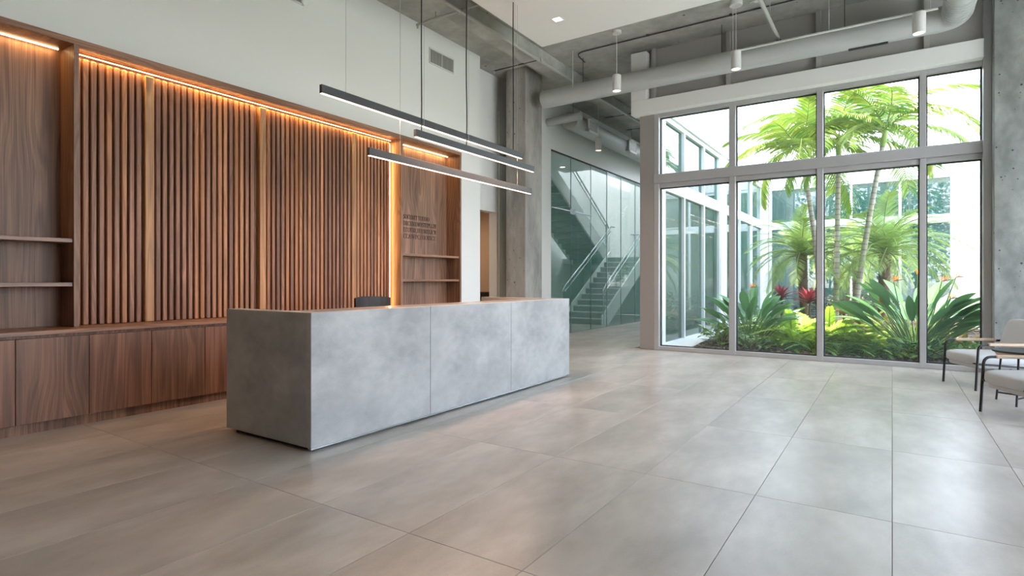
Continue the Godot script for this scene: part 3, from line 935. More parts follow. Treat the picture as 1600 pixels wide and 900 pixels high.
	tb("stem", [V(-0.1, 0.0, 0.02), V(-0.02, 0.03, 0)], 0.01, M.lampwhite, sd, 6)
	# square recessed downlight in the white ceiling
	var dl := thing("square_downlight", "square recessed downlight in the white suspended ceiling", "downlight", V(-3.95, 5.0, -7.11))
	var fr := MB.new()
	for q in [[-0.075, -0.06, -0.075, 0.075], [0.06, 0.075, -0.075, 0.075], [-0.06, 0.06, -0.075, -0.06], [-0.06, 0.06, 0.06, 0.075]]:
		fr.box(V(q[0], -0.006, q[2]), V(q[1], 0.0, q[3]))
	put("frame", fr.mesh(), M.lampwhite, dl)
	bx("lamp_lens", V(-0.06, -0.003, -0.06), V(0.06, 0.0, 0.06), M.down, dl)
	area_light(dl, V(0, -0.012, 0), Vector2(0.11, 0.11), 0.25, Color(1, 0.95, 0.88))
	# wall vents
	for q in [[-7.385, -8.055, 5.03, 5.305, "white wall vent with a split grey grille beside the doorway corner"], [-4.20, -4.864, 5.0, 5.275, "white wall vent with a grey grille above the slatted wall"]]:
		var vn := thing("wall_vent", q[4], "vent", V(-6.62, 0, 0))
		bx("backing", V(0.001, q[2] + 0.02, q[0] - 0.02), V(0.004, q[3] - 0.02, q[1] + 0.02), M.darkgrille, vn)
		var f2 := MB.new()
		f2.box(V(0, q[2], q[0]), V(0.014, q[2] + 0.024, q[1]), 0.002)
		f2.box(V(0, q[3] - 0.024, q[0]), V(0.014, q[3], q[1]), 0.002)
		f2.box(V(0, q[2], q[0]), V(0.014, q[3], q[0] - 0.024), 0.002)
		f2.box(V(0, q[2], q[1] + 0.024), V(0.014, q[3], q[1]), 0.002)
		var zm: float = (q[0] + q[1]) * 0.5
		f2.box(V(0, q[2], zm + 0.008), V(0.013, q[3], zm - 0.008), 0.002)
		put("frame", f2.mesh(), M.lampwhite, vn)
		for k in 30:
			var z: float = q[0] - 0.034 - k * (absf(q[1] - q[0]) - 0.068) / 29.0
			bx("slat", V(0.004, q[2] + 0.024, z + 0.0055), V(0.010, q[3] - 0.024, z - 0.0055), M.galv, vn)

# ---------------------------------------------------------------- lounge chairs
func lounge_chair(label: String, at: Vector3, turn: float):
	# local frame: front edge along z at x = 0, the seat runs back along +x
	var c := thing("lounge_chair", label, "armchair", at, turn, "lounge chairs by the courtyard window")
	var w := 0.64
	var r := 0.0135
	for z in [0.0, w]:
		var pts := bend([V(0.0, 0.0, z), V(0.03, 0.545, z), V(0.72, 0.535, z), V(0.80, 0.0, z)], 0.075, 6)
		tb("leg_frame", pts, r, M.black, c, 10)
		var s := MB.new()
		s.box(V(0.13, 0.530, z - 0.024), V(0.60, 0.562, z + 0.024), 0.008)
		put("armrest", s.mesh(), M.oak, c)
	for x in [0.018, 0.74]:
		tb("rail", [V(x, 0.315, 0), V(x, 0.315, w)], 0.011, M.black, c, 8)
	for z in [0.0, w]:
		tb("rail", [V(0.018, 0.315, z), V(0.75, 0.27, z)], 0.011, M.black, c, 8)
	# cushions: superellipse loaves
	put("seat_cushion", cushion(V(0.36, 0.36, w * 0.5), V(0.39, 0.072, w * 0.5 - 0.02), 0.06), M.fabric, c)
	put("seat_base", cushion(V(0.37, 0.285, w * 0.5), V(0.37, 0.035, w * 0.5 - 0.03), 0.06), M.fabric, c)
	var xf := Transform3D(Basis(Vector3.BACK, -0.30), V(0.70, 0.60, w * 0.5))
	put("back_cushion", cushion(Vector3.ZERO, V(0.065, 0.225, w * 0.5 - 0.03), 0.0), M.fabric, c, xf)
	tb("back_frame", bend([V(0.75, 0.30, 0.05), V(0.86, 0.74, 0.05), V(0.86, 0.74, w - 0.05), V(0.75, 0.30, w - 0.05)], 0.08), 0.011, M.black, c, 8)

func cushion(mid: Vector3, half: Vector3, crown: float) -> ArrayMesh:
	var s := MB.new()
	var nu := 28
	var nv := 16
	var P := []
	for i in nv + 1:
		var row := []
		var ph := -PI / 2 + PI * i / nv
		for k in nu:
			var th := TAU * k / nu
			var pw := func(q: float, e: float) -> float: return signf(q) * pow(absf(q), e)
			var cp: float = pw.call(cos(ph), 0.32)
			row.append(V(cp * pw.call(cos(th), 0.32), pw.call(sin(ph), 0.40), cp * pw.call(sin(th), 0.32)))
		P.append(row)
	var pos := func(d: Vector3) -> Vector3:
		return mid + d * half + V(0, crown * half.y * (1.0 - d.x * d.x) * (1.0 - d.z * d.z), 0)
	var nrm := func(d: Vector3) -> Vector3:
		var q := d
		return V(signf(q.x) * pow(absf(q.x), 5.0) / half.x, signf(q.y) * pow(absf(q.y), 4.0) / half.y, signf(q.z) * pow(absf(q.z), 5.0) / half.z).normalized()
	for i in nv:
		for k in nu:
			var k2 := (k + 1) % nu
			var a: Vector3 = P[i][k]
			var b: Vector3 = P[i][k2]
			var d: Vector3 = P[i + 1][k2]
			var e: Vector3 = P[i + 1][k]
			s.tri(pos.call(a), pos.call(b), pos.call(d), nrm.call(a), nrm.call(b), nrm.call(d))
			s.tri(pos.call(a), pos.call(d), pos.call(e), nrm.call(a), nrm.call(d), nrm.call(e))
	return s.mesh()

func lounge():
	lounge_chair("grey upholstered lounge chair with black frame standing close to the window", V(0.548, 0, -9.196), atan2(0.421, 0.907) * 1.0)
	lounge_chair("grey upholstered lounge chair with black frame, the side table behind it", V(0.729, 0, -7.291), 0.43)
	var t := thing("side_table", "low round black side table between the lounge chairs", "side table", V(1.20, 0.05, -8.0))
	var s := MB.new()
	s.lathe(Vector3.ZERO, [[0.0, 0.49], [0.30, 0.49], [0.305, 0.495], [0.305, 0.508], [0.30, 0.512], [0.0, 0.512]], 40)
	put("table_top", s.mesh(), M.charcoal, t)
	var s2 := MB.new()
	s2.lathe(Vector3.ZERO, [[0.22, 0.455], [0.27, 0.455], [0.285, 0.489], [0.22, 0.489]], 40)
	put("apron", s2.mesh(), M.oak, t)
	for k in 4:
		var a := TAU * k / 4.0 + 0.5
		var p := V(cos(a) * 0.24, 0, sin(a) * 0.24)
		tb("leg", [p * 1.2 - V(0, 0.05, 0), p + V(0, 0.47, 0)], 0.010, M.black, t, 8)
	for k in 2:
		var a := TAU * k / 4.0 + 0.5
		var p := V(cos(a) * 0.28, 0.03, sin(a) * 0.28)
		tb("stretcher", [p, V(-p.x, 0.03, -p.z)], 0.009, M.black, t, 8)

# ---------------------------------------------------------------- courtyard buildings
func glazed_bay(w: Node3D, p0: Vector3, p1: Vector3, thick: Vector3, cuts: Array, pane: Material, frame: Material):
	# a run of panes from p0 to p1 (on the ground), frames thick deep; cuts are fractions where mullions stand
	var d := p1 - p0
	var dir := d.normalized()
	for y in [[0.0, 0.10], [3.02, 3.27], [4.36, 4.46]]:
		bx("rail", p0 + V(0, y[0], 0), p1 + thick + V(0, y[1], 0), frame, w, 0.004)
	var edges := [0.0] + cuts + [1.0]
	for k in edges.size():
		var m: Vector3 = p0 + d * edges[k]
		var a := m - dir * 0.035
		var b := m + dir * 0.035
		if k == 0:
			a = p0
			b = p0 + dir * 0.07
		elif k == edges.size() - 1:
			a = p1 - dir * 0.07
			b = p1
		bx("mullion", a + V(0, 0.10, 0) - thick.normalized() * 0.004, b + thick + V(0, 4.36, 0), frame, w, 0.004)
		if k < edges.size() - 1:
			var m2: Vector3 = p0 + d * edges[k + 1]
			for y in [[0.10, 3.02], [3.27, 4.36]]:
				bx("pane", m + thick * 0.5 + V(0, y[0], 0), m2 + thick * 0.5 + thick.normalized() * 0.01 + V(0, y[1], 0), pane, w)

func courtyard():
	# left wing, which is the passage seen from outside
	var t := V(-0.12, 0, 0)
	var w := thing("window_6", "white framed glazing of the passage wing facing the courtyard", "window", Vector3.ZERO, 0.0, "", "structure")
	glazed_bay(w, V(-3.60, 0, -10.64), V(-3.60, 0, -14.86), t, [0.305, 0.66], M.wing_pane, M.whiteframe)
	var w2 := thing("window_7", "white framed glazing of the passage wing past its pier", "window", Vector3.ZERO, 0.0, "", "structure")
	glazed_bay(w2, V(-3.60, 0, -15.5), V(-3.60, 0, -20.5), t, [0.33, 0.66], M.wing_pane, M.whiteframe)
	structure("wall_wing_pier", V(-3.58, 0, -14.86), V(-3.78, 4.46, -15.5), M.stucco, "white pier between the two glazed bays of the passage wing", "wall")
	structure("wall_wing_corner", V(-3.55, 0, -20.5), V(-3.78, 4.46, -21.2), M.stucco, "white corner pier where the two wings meet", "wall")
	structure("wall_wing_fascia", V(-3.55, 4.46, -10.64), V(-3.78, 6.0, -21.2), M.stucco, "white fascia above the passage wing glazing", "wall")
	structure("wall_wing_start", V(-3.60, 0, -10.53), V(-3.78, 5.95, -10.64), M.stucco, "white wall end where the passage wing meets the lobby", "wall")
	# back wing
	var b := thing("window_8", "white framed glazing of the far wing across the courtyard", "window", Vector3.ZERO, 0.0, "", "structure")
	glazed_bay(b, V(-3.50, 0, -21.2), V(1.50, 0, -21.2), V(0, 0, -0.12), [0.235, 0.482, 0.74], M.far_pane, M.whiteframe)
	structure("wall_far_fascia", V(-3.78, 4.46, -21.15), V(1.9, 5.2, -21.4), M.stucco, "white fascia above the far wing glazing", "wall")
	structure("wall_far_return", V(1.50, 0, -21.15), V(1.9, 4.46, -21.4), M.stucco, "white wall end of the far wing", "wall")
	structure("ceiling_far_wing", V(-3.60, 4.9, -21.4), V(1.9, 5.2, -26.2), M.soffit, "white ceiling of the far wing", "ceiling")
	structure("floor_far_wing", V(-3.60, -0.3, -21.15), V(1.9, -0.002, -26.2), M.tiles[3], "grey floor inside the far wing", "floor")
	structure("wall_far_side", V(-3.60, 0, -24.2), V(-3.40, 4.9, -26.2), M.white, "white side wall inside the far wing", "wall")
	structure("wall_far_back", V(-3.40, 0, -26.0), V(1.9, 1.0, -26.2), M.white, "low white back wall of the far wing under its rear glazing", "wall")
	structure("wall_far_partition", V(-0.35, 0, -23.6), V(-0.15, 4.9, -26.0), M.white, "white partition inside the far wing", "wall")
	var b2 := thing("window_9", "rear glazing of the far wing with trees behind it", "window", Vector3.ZERO, 0.0, "", "structure")
	for k in 5:
		bx("mullion", V(-3.40 + k * 1.30, 1.0, -26.0), V(-3.33 + k * 1.30, 4.9, -26.1), M.whiteframe, b2)
		if k < 4: bx("pane", V(-3.33 + k * 1.30, 1.0, -26.04), V(-3.40 + (k + 1) * 1.30, 4.9, -26.05), M.pane, b2)
	# right side wall, stops short of the lobby
	structure("wall_courtyard_side", V(1.62, 0, -15.2), V(1.9, 4.97, -21.15), M.stucco, "sunlit white side wall of the courtyard", "wall", 0.01)
	# ground
	var g := MB.new()
	var nz := noise(90, 0.35, 3)
	var nx := 26
	var nn := 54
	var hgt := func(x: float, z: float) -> float:
		var e := clampf((-10.62 - z) / 0.5, 0.0, 1.0)
		return 0.035 + e * (0.06 + 0.10 * nz.get_noise_2d(x * 2.0, z * 2.0)) + 0.10 * clampf((-11.5 - z) / 2.5, 0.0, 1.0)
	for i in nx:
		for k in nn:
			var x0 := -3.10 + (5.0 + 3.1 - 0.0) * i / nx
			var x1 := -3.10 + (5.0 + 3.1 - 0.0) * (i + 1) / nx
			var z0 := -10.54 - 10.6 * k / nn
			var z1 := -10.54 - 10.6 * (k + 1) / nn
			g.quad(V(x0, hgt.call(x0, z0), z0), V(x1, hgt.call(x1, z0), z0), V(x1, hgt.call(x1, z1), z1), V(x0, hgt.call(x0, z1), z1), Vector3.UP)
	var soil := put("ground_soil", g.mesh(), M.soil, self)
	tag(soil, "dark planting soil of the courtyard garden bed", "soil", "", "structure")
	structure("kerb_walk", V(-3.60, -0.2, -10.54), V(-3.10, 0.075, -21.2), M.kerb, "pale concrete strip along the passage wing", "kerb", 0.006)
	structure("ground", V(-40, -0.35, 12), V(40, -0.31, -70), M.sand, "pale open ground around the building", "ground")
	structure("ground_lawn", V(5.0, -0.2, -10.6), V(20, 0.12, -60), mat(Color(0.62, 0.62, 0.38), 0.95), "sunlit pale lawn beyond the courtyard", "ground")
	structure("ground_terrace", V(4.9, -0.2, 6), V(20, -0.02, -10.6), M.kerb, "pale terrace outside the side glazing", "ground")
	# mulch chips
	rng.seed = 31
	var ch := MB.new()
	ch.box(V(-0.028, -0.004, -0.010), V(0.028, 0.006, 0.010), 0.003)
	var mm := MultiMesh.new()
	mm.transform_format = MultiMesh.TRANSFORM_3D
	mm.use_colors = true
	mm.mesh = ch.mesh()
	mm.instance_count = 5200
	for i in 5200:
		var x := rng.randf_range(-3.05, 2.2)
		var z := -10.58 - pow(rng.randf(), 1.6) * 6.0
		var bs := Basis.from_euler(V(rng.randf_range(-0.5, 0.5), rng.randf() * TAU, rng.randf_range(-0.5, 0.5))).scaled(Vector3.ONE * rng.randf_range(0.5, 1.5))
		mm.set_instance_transform(i, Transform3D(bs, V(x, hgt.call(x, z) + 0.008, z)))
		var q := rng.randf()
		mm.set_instance_color(i, Color(0.10, 0.07, 0.05).lerp(Color(0.34, 0.25, 0.17), q * q))
	var mi := MultiMeshInstance3D.new()
	mi.name = "mulch"
	mi.multimesh = mm
	mi.material_override = M.bark
	tag(mi, "brown bark mulch scattered over the garden bed", "mulch", "", "stuff")
	add_child(mi)

# ---------------------------------------------------------------- plants
func jitter(c: Color, k := 0.15) -> Color:
	var q := 1.0 + rng.randf_range(-k, k)
	return Color(c.r * q * rng.randf_range(0.95, 1.06), c.g * q, c.b * q * rng.randf_range(0.9, 1.1))

func blade(s: MB, base: Vector3, dir: Vector3, side: Vector3, length: float, width: float, droop: float, seg := 4, fold := 0.25, shape := 0.0):
	# a leaf blade: a curved midrib and two folded halves; shape 0 strap to 1 oval
	var p := base
	var d := dir.normalized()
	var step := length / seg
	var prev := []
	for i in seg + 1:
		var t := float(i) / seg
		var w := width * 0.5 * (pow(sin(PI * clampf(0.06 + 0.94 * t, 0.0, 1.0)), 0.75) if shape > 0.5 else (1.0 - pow(t, 2.2)) * (0.55 + 0.45 * minf(1.0, t * 5.0)))
		var sd := (side - d * side.dot(d)).normalized()
		var up := sd.cross(d).normalized()
		if up.y < 0.0: up = -up
		var row := [p - sd * w + up * w * fold, p, p + sd * w + up * w * fold, up]
		if i > 0:
			for h in 2:
				var n0: Vector3 = (prev[3] + (sd if h == 0 else -sd) * fold * 0.9).normalized()
				var n1: Vector3 = (up + (sd if h == 0 else -sd) * fold * 0.9).normalized()
				s.tri(prev[h], prev[h + 1], row[h + 1], n0, n0, n1)
				s.tri(prev[h], row[h + 1], row[h], n0, n1, n1)
		prev = row
		p += d * step
		d = (d + Vector3.DOWN * droop / seg).normalized()

func frond(length: float, pairs: int, leaflet: float, lw: float, sag: float, green: Color, hang: float, start := 0.14, yellow := 0.0) -> ArrayMesh:
	# pinnate frond along +z, rising; leaflets both sides
	var s := MB.new()
	var pts := []
	var rad := []
	var p := Vector3.ZERO
	var d := V(0, 0.55, 1).normalized()
	var seg := 14
	for i in seg + 1:
		pts.append(p)
		rad.append(lerpf(0.014, 0.003, float(i) / seg))
		p += d * length / seg
		d = (d + Vector3.DOWN * sag / seg).normalized()
	s.col = green.lerp(Color(0.42, 0.40, 0.12), 0.5)
	s.tube(pts, rad, 5, false)
	for k in pairs:
		var t := start + (1.0 - start) * k / (pairs - 1.0)
		var fi := t * seg
		var i := mini(int(fi), seg - 1)
		var q: Vector3 = pts[i].lerp(pts[i + 1], fi - i)
		var along: Vector3 = (pts[i + 1] - pts[i]).normalized()
		var ln := leaflet * (0.35 + 0.65 * sin(PI * clampf(0.12 + 0.80 * t, 0, 1))) * rng.randf_range(0.88, 1.1)
		for h in [-1.0, 1.0]:
			s.col = jitter(green.lerp(Color(0.50, 0.46, 0.06), yellow * rng.randf()), 0.22)
			var dir: Vector3 = V(h, 0, 0) * (0.95 - 0.35 * t) + along * (0.35 + 0.55 * t) + V(0, 0.28 - hang * 0.5 + rng.randf_range(-0.12, 0.12), 0)
			blade(s, q, dir, along + V(0, 0.25, 0), ln, lw, 0.5 + hang, 3, 0.12)
	return s.mesh()

func trunk(pts: Array, r0: float, r1: float, rings: int, internode: Color, leaf_scar: Color) -> ArrayMesh:
	var s := MB.new()
	var total := pts.size() - 1
	for k in rings:
		var f := func(t: float) -> Vector3:
			var x := t * total
			var i := mini(int(x), total - 1)
			return pts[i].lerp(pts[i + 1], x - i)
		var t0 := float(k) / rings
		var t1 := float(k + 1) / rings
		var tm := lerpf(t0, t1, 0.82)
		var ra := lerpf(r0, r1, t0)
		s.col = jitter(internode, 0.14)
		s.tube([f.call(t0), f.call(tm)], [ra, ra * 0.97], 12, false)
		s.col = leaf_scar
		s.tube([f.call(tm), f.call(t1)], [ra * 1.035, ra * 1.035], 12, false)
	return s.mesh()

func tall_palm(label: String, base: Vector3, top: Vector3, sway: Vector3, variants: Array, count: int, phase: float):
	var p := thing("palm_tree", label, "palm", base)
	var pts := []
	for i in 9:
		var t := i / 8.0
		pts.append((top - base) * t + sway * sin(PI * t))
	put("trunk", trunk(pts, 0.058, 0.044, 34, Color(0.40, 0.36, 0.31), Color(0.24, 0.21, 0.17)), M.bark, p)
	var up: Vector3 = (pts[8] - pts[7]).normalized()
	var cs := MB.new()
	cs.col = Color(0.30, 0.42, 0.12)
	cs.tube([pts[8], pts[8] + up * 0.15, pts[8] + up * 0.45], [0.050, 0.058, 0.026], 12, false)
	put("crownshaft", cs.mesh(), M.bark, p)
	for k in count:
		var a := phase + TAU * k * 0.382 + rng.randf_range(-0.15, 0.15)
		var pitch := lerpf(-0.75, 0.55, float(k) / count) + rng.randf_range(-0.1, 0.1)
		var bs := Basis(Vector3.UP, a) * Basis(Vector3.RIGHT, pitch) * Basis(Vector3.BACK, rng.randf_range(-0.35, 0.35))
		put("frond", variants[k % variants.size()], M.leaf, p, Transform3D(bs.scaled(Vector3.ONE * rng.randf_range(0.85, 1.08)), pts[8] + up * rng.randf_range(0.22, 0.42)))

func date_palm(label: String, base: Vector3, height: float, lean: Vector3, variants: Array, count: int, sc: float):
	var p := thing("date_palm", label, "palm", base)
	var s := MB.new()
	var top := V(0, height, 0) + lean
	for k in 120:
		var t := k / 120.0
		var a := k * 2.4
		var c := top * t
		var d := V(cos(a), 0, sin(a))
		var r := lerpf(0.075, 0.15, t)
		s.col = jitter(Color(0.20, 0.115, 0.06), 0.4)
		blade(s, c + d * r * 0.6, d * 0.6 + V(0, 0.8, 0), d.cross(Vector3.UP), 0.13, 0.06, -0.1, 2, 0.4)
	s.col = Color(0.13, 0.08, 0.05)
	s.tube([Vector3.ZERO, top], [0.07, 0.12], 10, false)
	put("trunk", s.mesh(), M.bark, p)
	for k in count:
		var a := TAU * k * 0.382 + rng.randf_range(-0.2, 0.2)
		var pitch := lerpf(-1.0, 0.55, float(k) / count) + rng.randf_range(-0.12, 0.12)
		var bs := Basis(Vector3.UP, a) * Basis(Vector3.RIGHT, pitch) * Basis(Vector3.BACK, rng.randf_range(-0.3, 0.3))
		put("frond", variants[k % variants.size()], M.leaf, p, Transform3D(bs.scaled(Vector3.ONE * sc * rng.randf_range(0.8, 1.1)), top))

func strelitzia_leaf(stalk: float, blade_len: float, width: float, curve: float) -> ArrayMesh:
	var s := MB.new()
	var pts := []
	var rad := []
	var p := Vector3.ZERO
	var d := V(0, 1, 0.08).normalized()
	for i in 8:
		pts.append(p)
		rad.append(lerpf(0.013, 0.008, i / 7.0))
		p += d * stalk / 7.0
		d = (d + V(0, -0.02, curve * 0.10)).normalized()
	s.col = Color(0.16, 0.27, 0.09)
	s.tube(pts, rad, 6, false)
	s.col = jitter(Color(0.10, 0.225, 0.08), 0.25)
	blade(s, pts[7], d, Vector3.RIGHT, blade_len, width, curve * 0.8, 8, 0.38, 1.0)
	return s.mesh()

func strelitzia(label: String, at: Vector3, leaves: Array, count: int, spread: float, sc: float, flowers: Array):
	var p := thing("bird_of_paradise", label, "plant", at)
	for k in count:
		var a := TAU * k * 0.382 + rng.randf_range(-0.3, 0.3)
		var out := pow((k + 0.5) / count, 0.75)
		var tilt := out * spread
		var bs := Basis(Vector3.UP, a) * Basis(Vector3.RIGHT, tilt) * Basis(Vector3.UP, rng.randf_range(-0.9, 0.9))
		var q := V(sin(a), 0, cos(a)) * 0.16 * out
		var xf := Transform3D(bs.scaled(Vector3.ONE * sc * rng.randf_range(0.85, 1.1)), q)
		for again in 12:
			if behind_glass(p, leaves[k % leaves.size()], xf): break
			xf.basis = Basis(Vector3.UP, 0.55) * xf.basis
		if behind_glass(p, leaves[k % leaves.size()], xf):
			put("leaf", leaves[k % leaves.size()], M.thickleaf, p, xf)
	for f in flowers:
		var tip: Vector3 = f[0]
		var fl := MB.new()
		fl.col = Color(0.20, 0.30, 0.12)
		fl.tube([V(tip.x * 0.15, 0.1, tip.z * 0.15), tip * V(0.7, 0.6, 0.7), tip], [0.012, 0.010, 0.009], 6, false)
		var hd := V(f[1], 0.12, 0.25).normalized()
		fl.col = Color(0.22, 0.10, 0.10)
		blade(fl, tip, hd, hd.cross(Vector3.UP), 0.20, 0.035, 0.05, 3, 0.8)
		put("flower_stalk", fl.mesh(), M.thickleaf, p)
		var or_ := MB.new()
		for k in 6:
			or_.col = jitter(Color(0.85, 0.30, 0.02), 0.15)
			var dd := V(hd.x * 0.25 + (k - 2.5) * 0.22, 1.0, hd.z * 0.25 + sin(k * 2.2) * 0.4)
			blade(or_, tip + hd * 0.01 * k, dd, hd.cross(Vector3.UP) + V(0, 0, 0.4), 0.115, 0.034, 0.2, 3, 0.4)
		or_.col = Color(0.08, 0.10, 0.45)
		blade(or_, tip, hd + V(0, 0.5, 0), Vector3.RIGHT, 0.09, 0.014, 0.0, 2, 0.3)
		put("flower", or_.mesh(), M.leaf, p)

func behind_glass(p: Node3D, mesh: Mesh, xf: Transform3D) -> bool:
	# whether a leaf stays on the garden side of the window
	var b: AABB = (p.transform * xf) * mesh.get_aabb()
	return b.end.z < -10.60

func rosette(called: String, label: String, category: String, at: Vector3, count: int, length: float, width: float, c0: Color, c1: Color, up: float, group := ""):
	var p := thing(called, label, category, V(at.x, 0.1, at.z), 0.0, group)
	var lift := at.y - 0.1
	if lift > 0.15:
		tb("stem", [Vector3.ZERO, V(0.02, lift + 0.06, 0)], 0.022, mat(Color(0.36, 0.30, 0.22), 0.9), p, 8)
	for k in count:
		var t := float(k) / count
		var a := k * 2.4 + rng.randf_range(-0.2, 0.2)
		var d := V(cos(a), lerpf(0.35, up, t), sin(a))
		var s := MB.new()
		s.col = jitter(c0.lerp(c1, t), 0.2)
		blade(s, V(0, lift + 0.02 + 0.10 * t, 0), d, d.cross(Vector3.UP), length * lerpf(1.0, 0.62, t) * rng.randf_range(0.85, 1.1), width, 1.1 * (1.0 - 0.6 * t), 5, 0.35)
		put("leaf", s.mesh(), M.leaf, p)

func fern(label: String, at: Vector3, variants: Array, count: int, sc: float, group := ""):
	var p := thing("fern", label, "fern", at, 0.0, group)
	for k in count:
		var a := TAU * k * 0.382 + rng.randf_range(-0.3, 0.3)
		var pitch := lerpf(-0.85, 0.25, pow(float(k) / count, 0.8)) + rng.randf_range(-0.12, 0.12)
		var bs := Basis(Vector3.UP, a) * Basis(Vector3.RIGHT, pitch)
		var xf := Transform3D(bs.scaled(Vector3.ONE * sc * rng.randf_range(0.75, 1.15)), V(sin(a), 0, cos(a)) * 0.04)
		for again in 12:
			if behind_glass(p, variants[k % variants.size()], xf): break
			xf.basis = Basis(Vector3.UP, 0.55) * xf.basis
		if behind_glass(p, variants[k % variants.size()], xf):
			put("frond", variants[k % variants.size()], M.leaf, p, xf)

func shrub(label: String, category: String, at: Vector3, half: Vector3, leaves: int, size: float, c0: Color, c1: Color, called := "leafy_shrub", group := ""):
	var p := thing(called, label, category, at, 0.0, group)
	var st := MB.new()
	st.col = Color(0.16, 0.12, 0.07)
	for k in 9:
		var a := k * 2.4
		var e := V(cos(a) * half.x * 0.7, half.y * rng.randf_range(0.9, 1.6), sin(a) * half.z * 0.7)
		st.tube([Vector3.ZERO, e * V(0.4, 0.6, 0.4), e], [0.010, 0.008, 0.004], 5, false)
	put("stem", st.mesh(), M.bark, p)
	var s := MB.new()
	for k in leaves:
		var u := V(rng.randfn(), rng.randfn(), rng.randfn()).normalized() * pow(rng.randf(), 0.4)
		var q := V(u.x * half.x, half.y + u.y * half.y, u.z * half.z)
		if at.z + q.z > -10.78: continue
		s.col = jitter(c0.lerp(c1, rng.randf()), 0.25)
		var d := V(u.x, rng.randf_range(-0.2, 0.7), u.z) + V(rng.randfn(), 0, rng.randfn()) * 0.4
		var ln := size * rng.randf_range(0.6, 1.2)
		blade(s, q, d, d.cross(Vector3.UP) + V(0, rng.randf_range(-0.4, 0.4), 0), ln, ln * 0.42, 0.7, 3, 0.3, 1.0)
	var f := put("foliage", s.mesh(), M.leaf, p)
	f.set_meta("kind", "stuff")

func tree(label: String, at: Vector3, height: float, r: float, c: Color):
	var p := thing("broadleaf_tree", label, "tree", at, 0.0, "trees behind the far wing")
	tb("trunk", [Vector3.ZERO, V(0.1, height * 0.5, 0), V(0, height, 0)], [0.16, 0.12, 0.05], mat(Color(0.30, 0.25, 0.20), 0.9), p, 8)
	var s := MB.new()
	for k in 3800:
		var u := V(rng.randfn(), rng.randfn(), rng.randfn()).normalized() * pow(rng.randf(), 0.35)
		var q := V(0, height * 0.85, 0) + u * V(r, r * 1.25, r)
		s.col = jitter(c, 0.4)
		var d := V(u.x, -0.2, u.z) + V(rng.randfn(), rng.randfn() * 0.5, rng.randfn()) * 0.5
		blade(s, q, d, d.cross(Vector3.UP) + V(0, 0.2, 0), 0.28, 0.11, 0.5, 2, 0.3, 1.0)
	put("foliage", s.mesh(), M.leaf, p).set_meta("kind", "stuff")

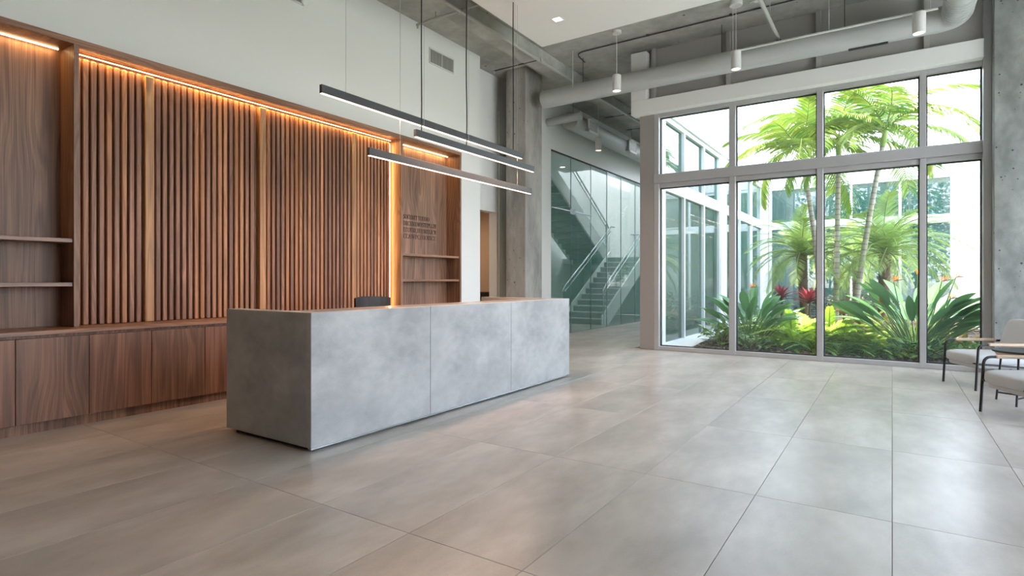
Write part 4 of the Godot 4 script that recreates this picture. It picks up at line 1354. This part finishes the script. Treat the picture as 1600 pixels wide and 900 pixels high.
func planting():
	rng.seed = 77
	var big := []
	for k in 5:
		big.append(frond(1.70 + 0.12 * k, 36, 0.58, 0.043, 1.25 + 0.35 * (k % 3), Color(0.11, 0.25, 0.04), 0.5, 0.16, 0.5))
	tall_palm("tall ringed palm with a curved trunk, leaning toward the passage wing", V(-1.20, 0.12, -13.4), V(-1.55, 3.70, -13.4), V(0.06, 0, 0.0), big, 15, 0.4)
	tall_palm("tall ringed palm with a straight upright trunk", V(-0.985, 0.12, -13.7), V(-0.93, 3.90, -13.7), V(0.0, 0, 0.0), big, 14, 1.9)
	tall_palm("tall ringed palm with a trunk leaning toward the sunlit side wall", V(-0.69, 0.12, -13.5), V(-0.16, 3.95, -13.5), V(-0.03, 0, 0.0), big, 15, 3.1)
	var fine := []
	for k in 4:
		fine.append(frond(1.22 + 0.08 * k, 50, 0.30, 0.013, 1.35 + 0.25 * k, Color(0.33, 0.50, 0.15), 0.15, 0.10, 0.35))
	date_palm("feathery dwarf date palm in shade near the passage wing", V(-1.66, 0.15, -14.6), 1.72, V(-0.06, 0, 0.1), fine, 42, 1.05)
	date_palm("feathery dwarf date palm in full sun near the side wall", V(-0.20, 0.15, -14.4), 1.72, V(0.08, 0, 0.0), fine, 46, 1.15)
	date_palm("feathery dwarf date palm between the far wing and the tall palms", V(-0.75, 0.15, -17.0), 1.7, V(0.0, 0, 0.0), fine, 28, 1.05)
	var sl := []
	for k in 5:
		sl.append(strelitzia_leaf(0.60 + 0.06 * k, 0.48 + 0.04 * (k % 3), 0.135 + 0.010 * k, 0.40 + 0.18 * (k % 3)))
	strelitzia("dark green bird of paradise clump with one orange flower, in shade by the window", V(-2.22, 0.06, -11.40), sl, 54, 0.60, 0.92, [[V(0.02, 1.10, 0.05), 0.9]])
	strelitzia("broad bird of paradise clump with several orange flowers near the lounge chairs", V(0.32, 0.06, -11.3), sl, 84, 0.66, 1.10, [[V(-0.30, 1.22, 0.2), 0.5], [V(0.02, 1.32, 0.15), 0.2], [V(0.32, 1.22, 0.2), 0.6], [V(0.50, 1.28, 0.1), 0.9], [V(0.42, 0.95, 0.3), 0.5], [V(-0.45, 0.85, 0.2), -0.6]])
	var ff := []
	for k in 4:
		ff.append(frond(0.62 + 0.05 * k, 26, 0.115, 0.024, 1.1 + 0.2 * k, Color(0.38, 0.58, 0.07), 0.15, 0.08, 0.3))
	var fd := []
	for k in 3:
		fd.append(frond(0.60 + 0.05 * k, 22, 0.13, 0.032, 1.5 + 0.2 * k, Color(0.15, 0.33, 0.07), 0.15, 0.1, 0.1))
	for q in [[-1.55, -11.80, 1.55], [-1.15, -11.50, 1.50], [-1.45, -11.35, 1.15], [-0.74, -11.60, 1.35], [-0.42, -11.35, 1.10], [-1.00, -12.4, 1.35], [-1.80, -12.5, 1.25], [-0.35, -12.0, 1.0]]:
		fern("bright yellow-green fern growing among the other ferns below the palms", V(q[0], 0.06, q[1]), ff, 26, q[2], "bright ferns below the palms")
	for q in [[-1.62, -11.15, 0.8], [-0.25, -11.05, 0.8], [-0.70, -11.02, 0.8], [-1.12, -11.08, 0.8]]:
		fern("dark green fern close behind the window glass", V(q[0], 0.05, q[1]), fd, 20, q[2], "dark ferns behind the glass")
	rosette("cordyline", "dark red cordyline beside the shaded date palm trunk", "plant", V(-1.98, 0.85, -13.4), 26, 0.46, 0.075, Color(0.10, 0.02, 0.03), Color(0.55, 0.03, 0.07), 2.2)
	rosette("cordyline", "red cordyline at the foot of the curved palm trunk", "plant", V(-1.40, 0.80, -12.9), 26, 0.44, 0.075, Color(0.10, 0.02, 0.03), Color(0.55, 0.03, 0.07), 2.4)
	rosette("bromeliad", "orange and yellow bromeliad between two palm trunks", "bromeliad", V(-0.80, 0.62, -12.9), 28, 0.36, 0.06, Color(0.55, 0.35, 0.05), Color(0.75, 0.25, 0.03), 1.5)
	rosette("bromeliad", "reddish bromeliad below the leaning palm trunk", "bromeliad", V(-0.52, 0.48, -12.3), 26, 0.36, 0.07, Color(0.20, 0.16, 0.04), Color(0.65, 0.25, 0.10), 1.2)
	rosette("bromeliad", "large green and bronze bromeliad against the concrete wall corner", "bromeliad", V(0.92, 0.10, -11.5), 24, 0.62, 0.12, Color(0.20, 0.30, 0.06), Color(0.40, 0.22, 0.08), 1.4)
	rosette("bromeliad", "yellow-green bromeliad behind the large bird of paradise", "bromeliad", V(0.05, 0.15, -12.4), 22, 0.40, 0.08, Color(0.40, 0.42, 0.06), Color(0.60, 0.50, 0.08), 1.2)
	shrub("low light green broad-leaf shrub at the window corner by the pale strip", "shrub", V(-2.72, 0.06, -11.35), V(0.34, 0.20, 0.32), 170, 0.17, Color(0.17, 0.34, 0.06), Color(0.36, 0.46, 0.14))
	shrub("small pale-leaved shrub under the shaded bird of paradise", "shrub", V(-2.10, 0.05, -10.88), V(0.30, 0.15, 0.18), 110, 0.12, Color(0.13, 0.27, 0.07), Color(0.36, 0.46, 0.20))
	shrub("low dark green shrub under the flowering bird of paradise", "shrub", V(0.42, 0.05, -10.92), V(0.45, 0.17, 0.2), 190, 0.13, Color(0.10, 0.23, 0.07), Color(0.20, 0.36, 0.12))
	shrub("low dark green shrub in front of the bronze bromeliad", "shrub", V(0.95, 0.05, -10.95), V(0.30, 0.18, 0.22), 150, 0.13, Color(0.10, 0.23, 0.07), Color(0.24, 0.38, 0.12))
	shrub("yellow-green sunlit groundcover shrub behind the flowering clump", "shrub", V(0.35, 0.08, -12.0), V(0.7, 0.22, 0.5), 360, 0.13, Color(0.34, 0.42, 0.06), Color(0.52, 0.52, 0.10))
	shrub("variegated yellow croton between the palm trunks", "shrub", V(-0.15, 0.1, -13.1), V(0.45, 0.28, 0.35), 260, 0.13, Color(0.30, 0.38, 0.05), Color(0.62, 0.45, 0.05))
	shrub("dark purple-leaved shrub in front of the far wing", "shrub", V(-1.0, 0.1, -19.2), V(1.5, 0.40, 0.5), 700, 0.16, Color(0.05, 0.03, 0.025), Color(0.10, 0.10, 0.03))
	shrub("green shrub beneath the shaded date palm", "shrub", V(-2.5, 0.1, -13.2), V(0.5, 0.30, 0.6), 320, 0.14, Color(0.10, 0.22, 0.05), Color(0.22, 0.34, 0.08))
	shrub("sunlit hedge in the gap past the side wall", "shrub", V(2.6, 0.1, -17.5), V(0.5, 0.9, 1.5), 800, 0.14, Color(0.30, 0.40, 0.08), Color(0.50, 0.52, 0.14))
	tree("dark broadleaf tree seen through the far wing, beside its partition", V(-1.6, 0, -29.5), 4.0, 1.9, Color(0.06, 0.17, 0.05))
	tree("dark broadleaf tree seen through the far wing, near the side wall", V(0.9, 0, -30.5), 4.2, 2.0, Color(0.07, 0.20, 0.06))
	tree("dark broadleaf tree seen through the far wing, near its side wall", V(-4.4, 0, -31.0), 4.0, 2.0, Color(0.06, 0.16, 0.05))

func _ready():
	look()
	materials()
	room()
	main_window()
	corridor_and_stair()
	courtyard()
	walnut_wall()
	desk()
	linear_pendants()
	lounge()
	office_chair()
	copier()
	services()
	planting()
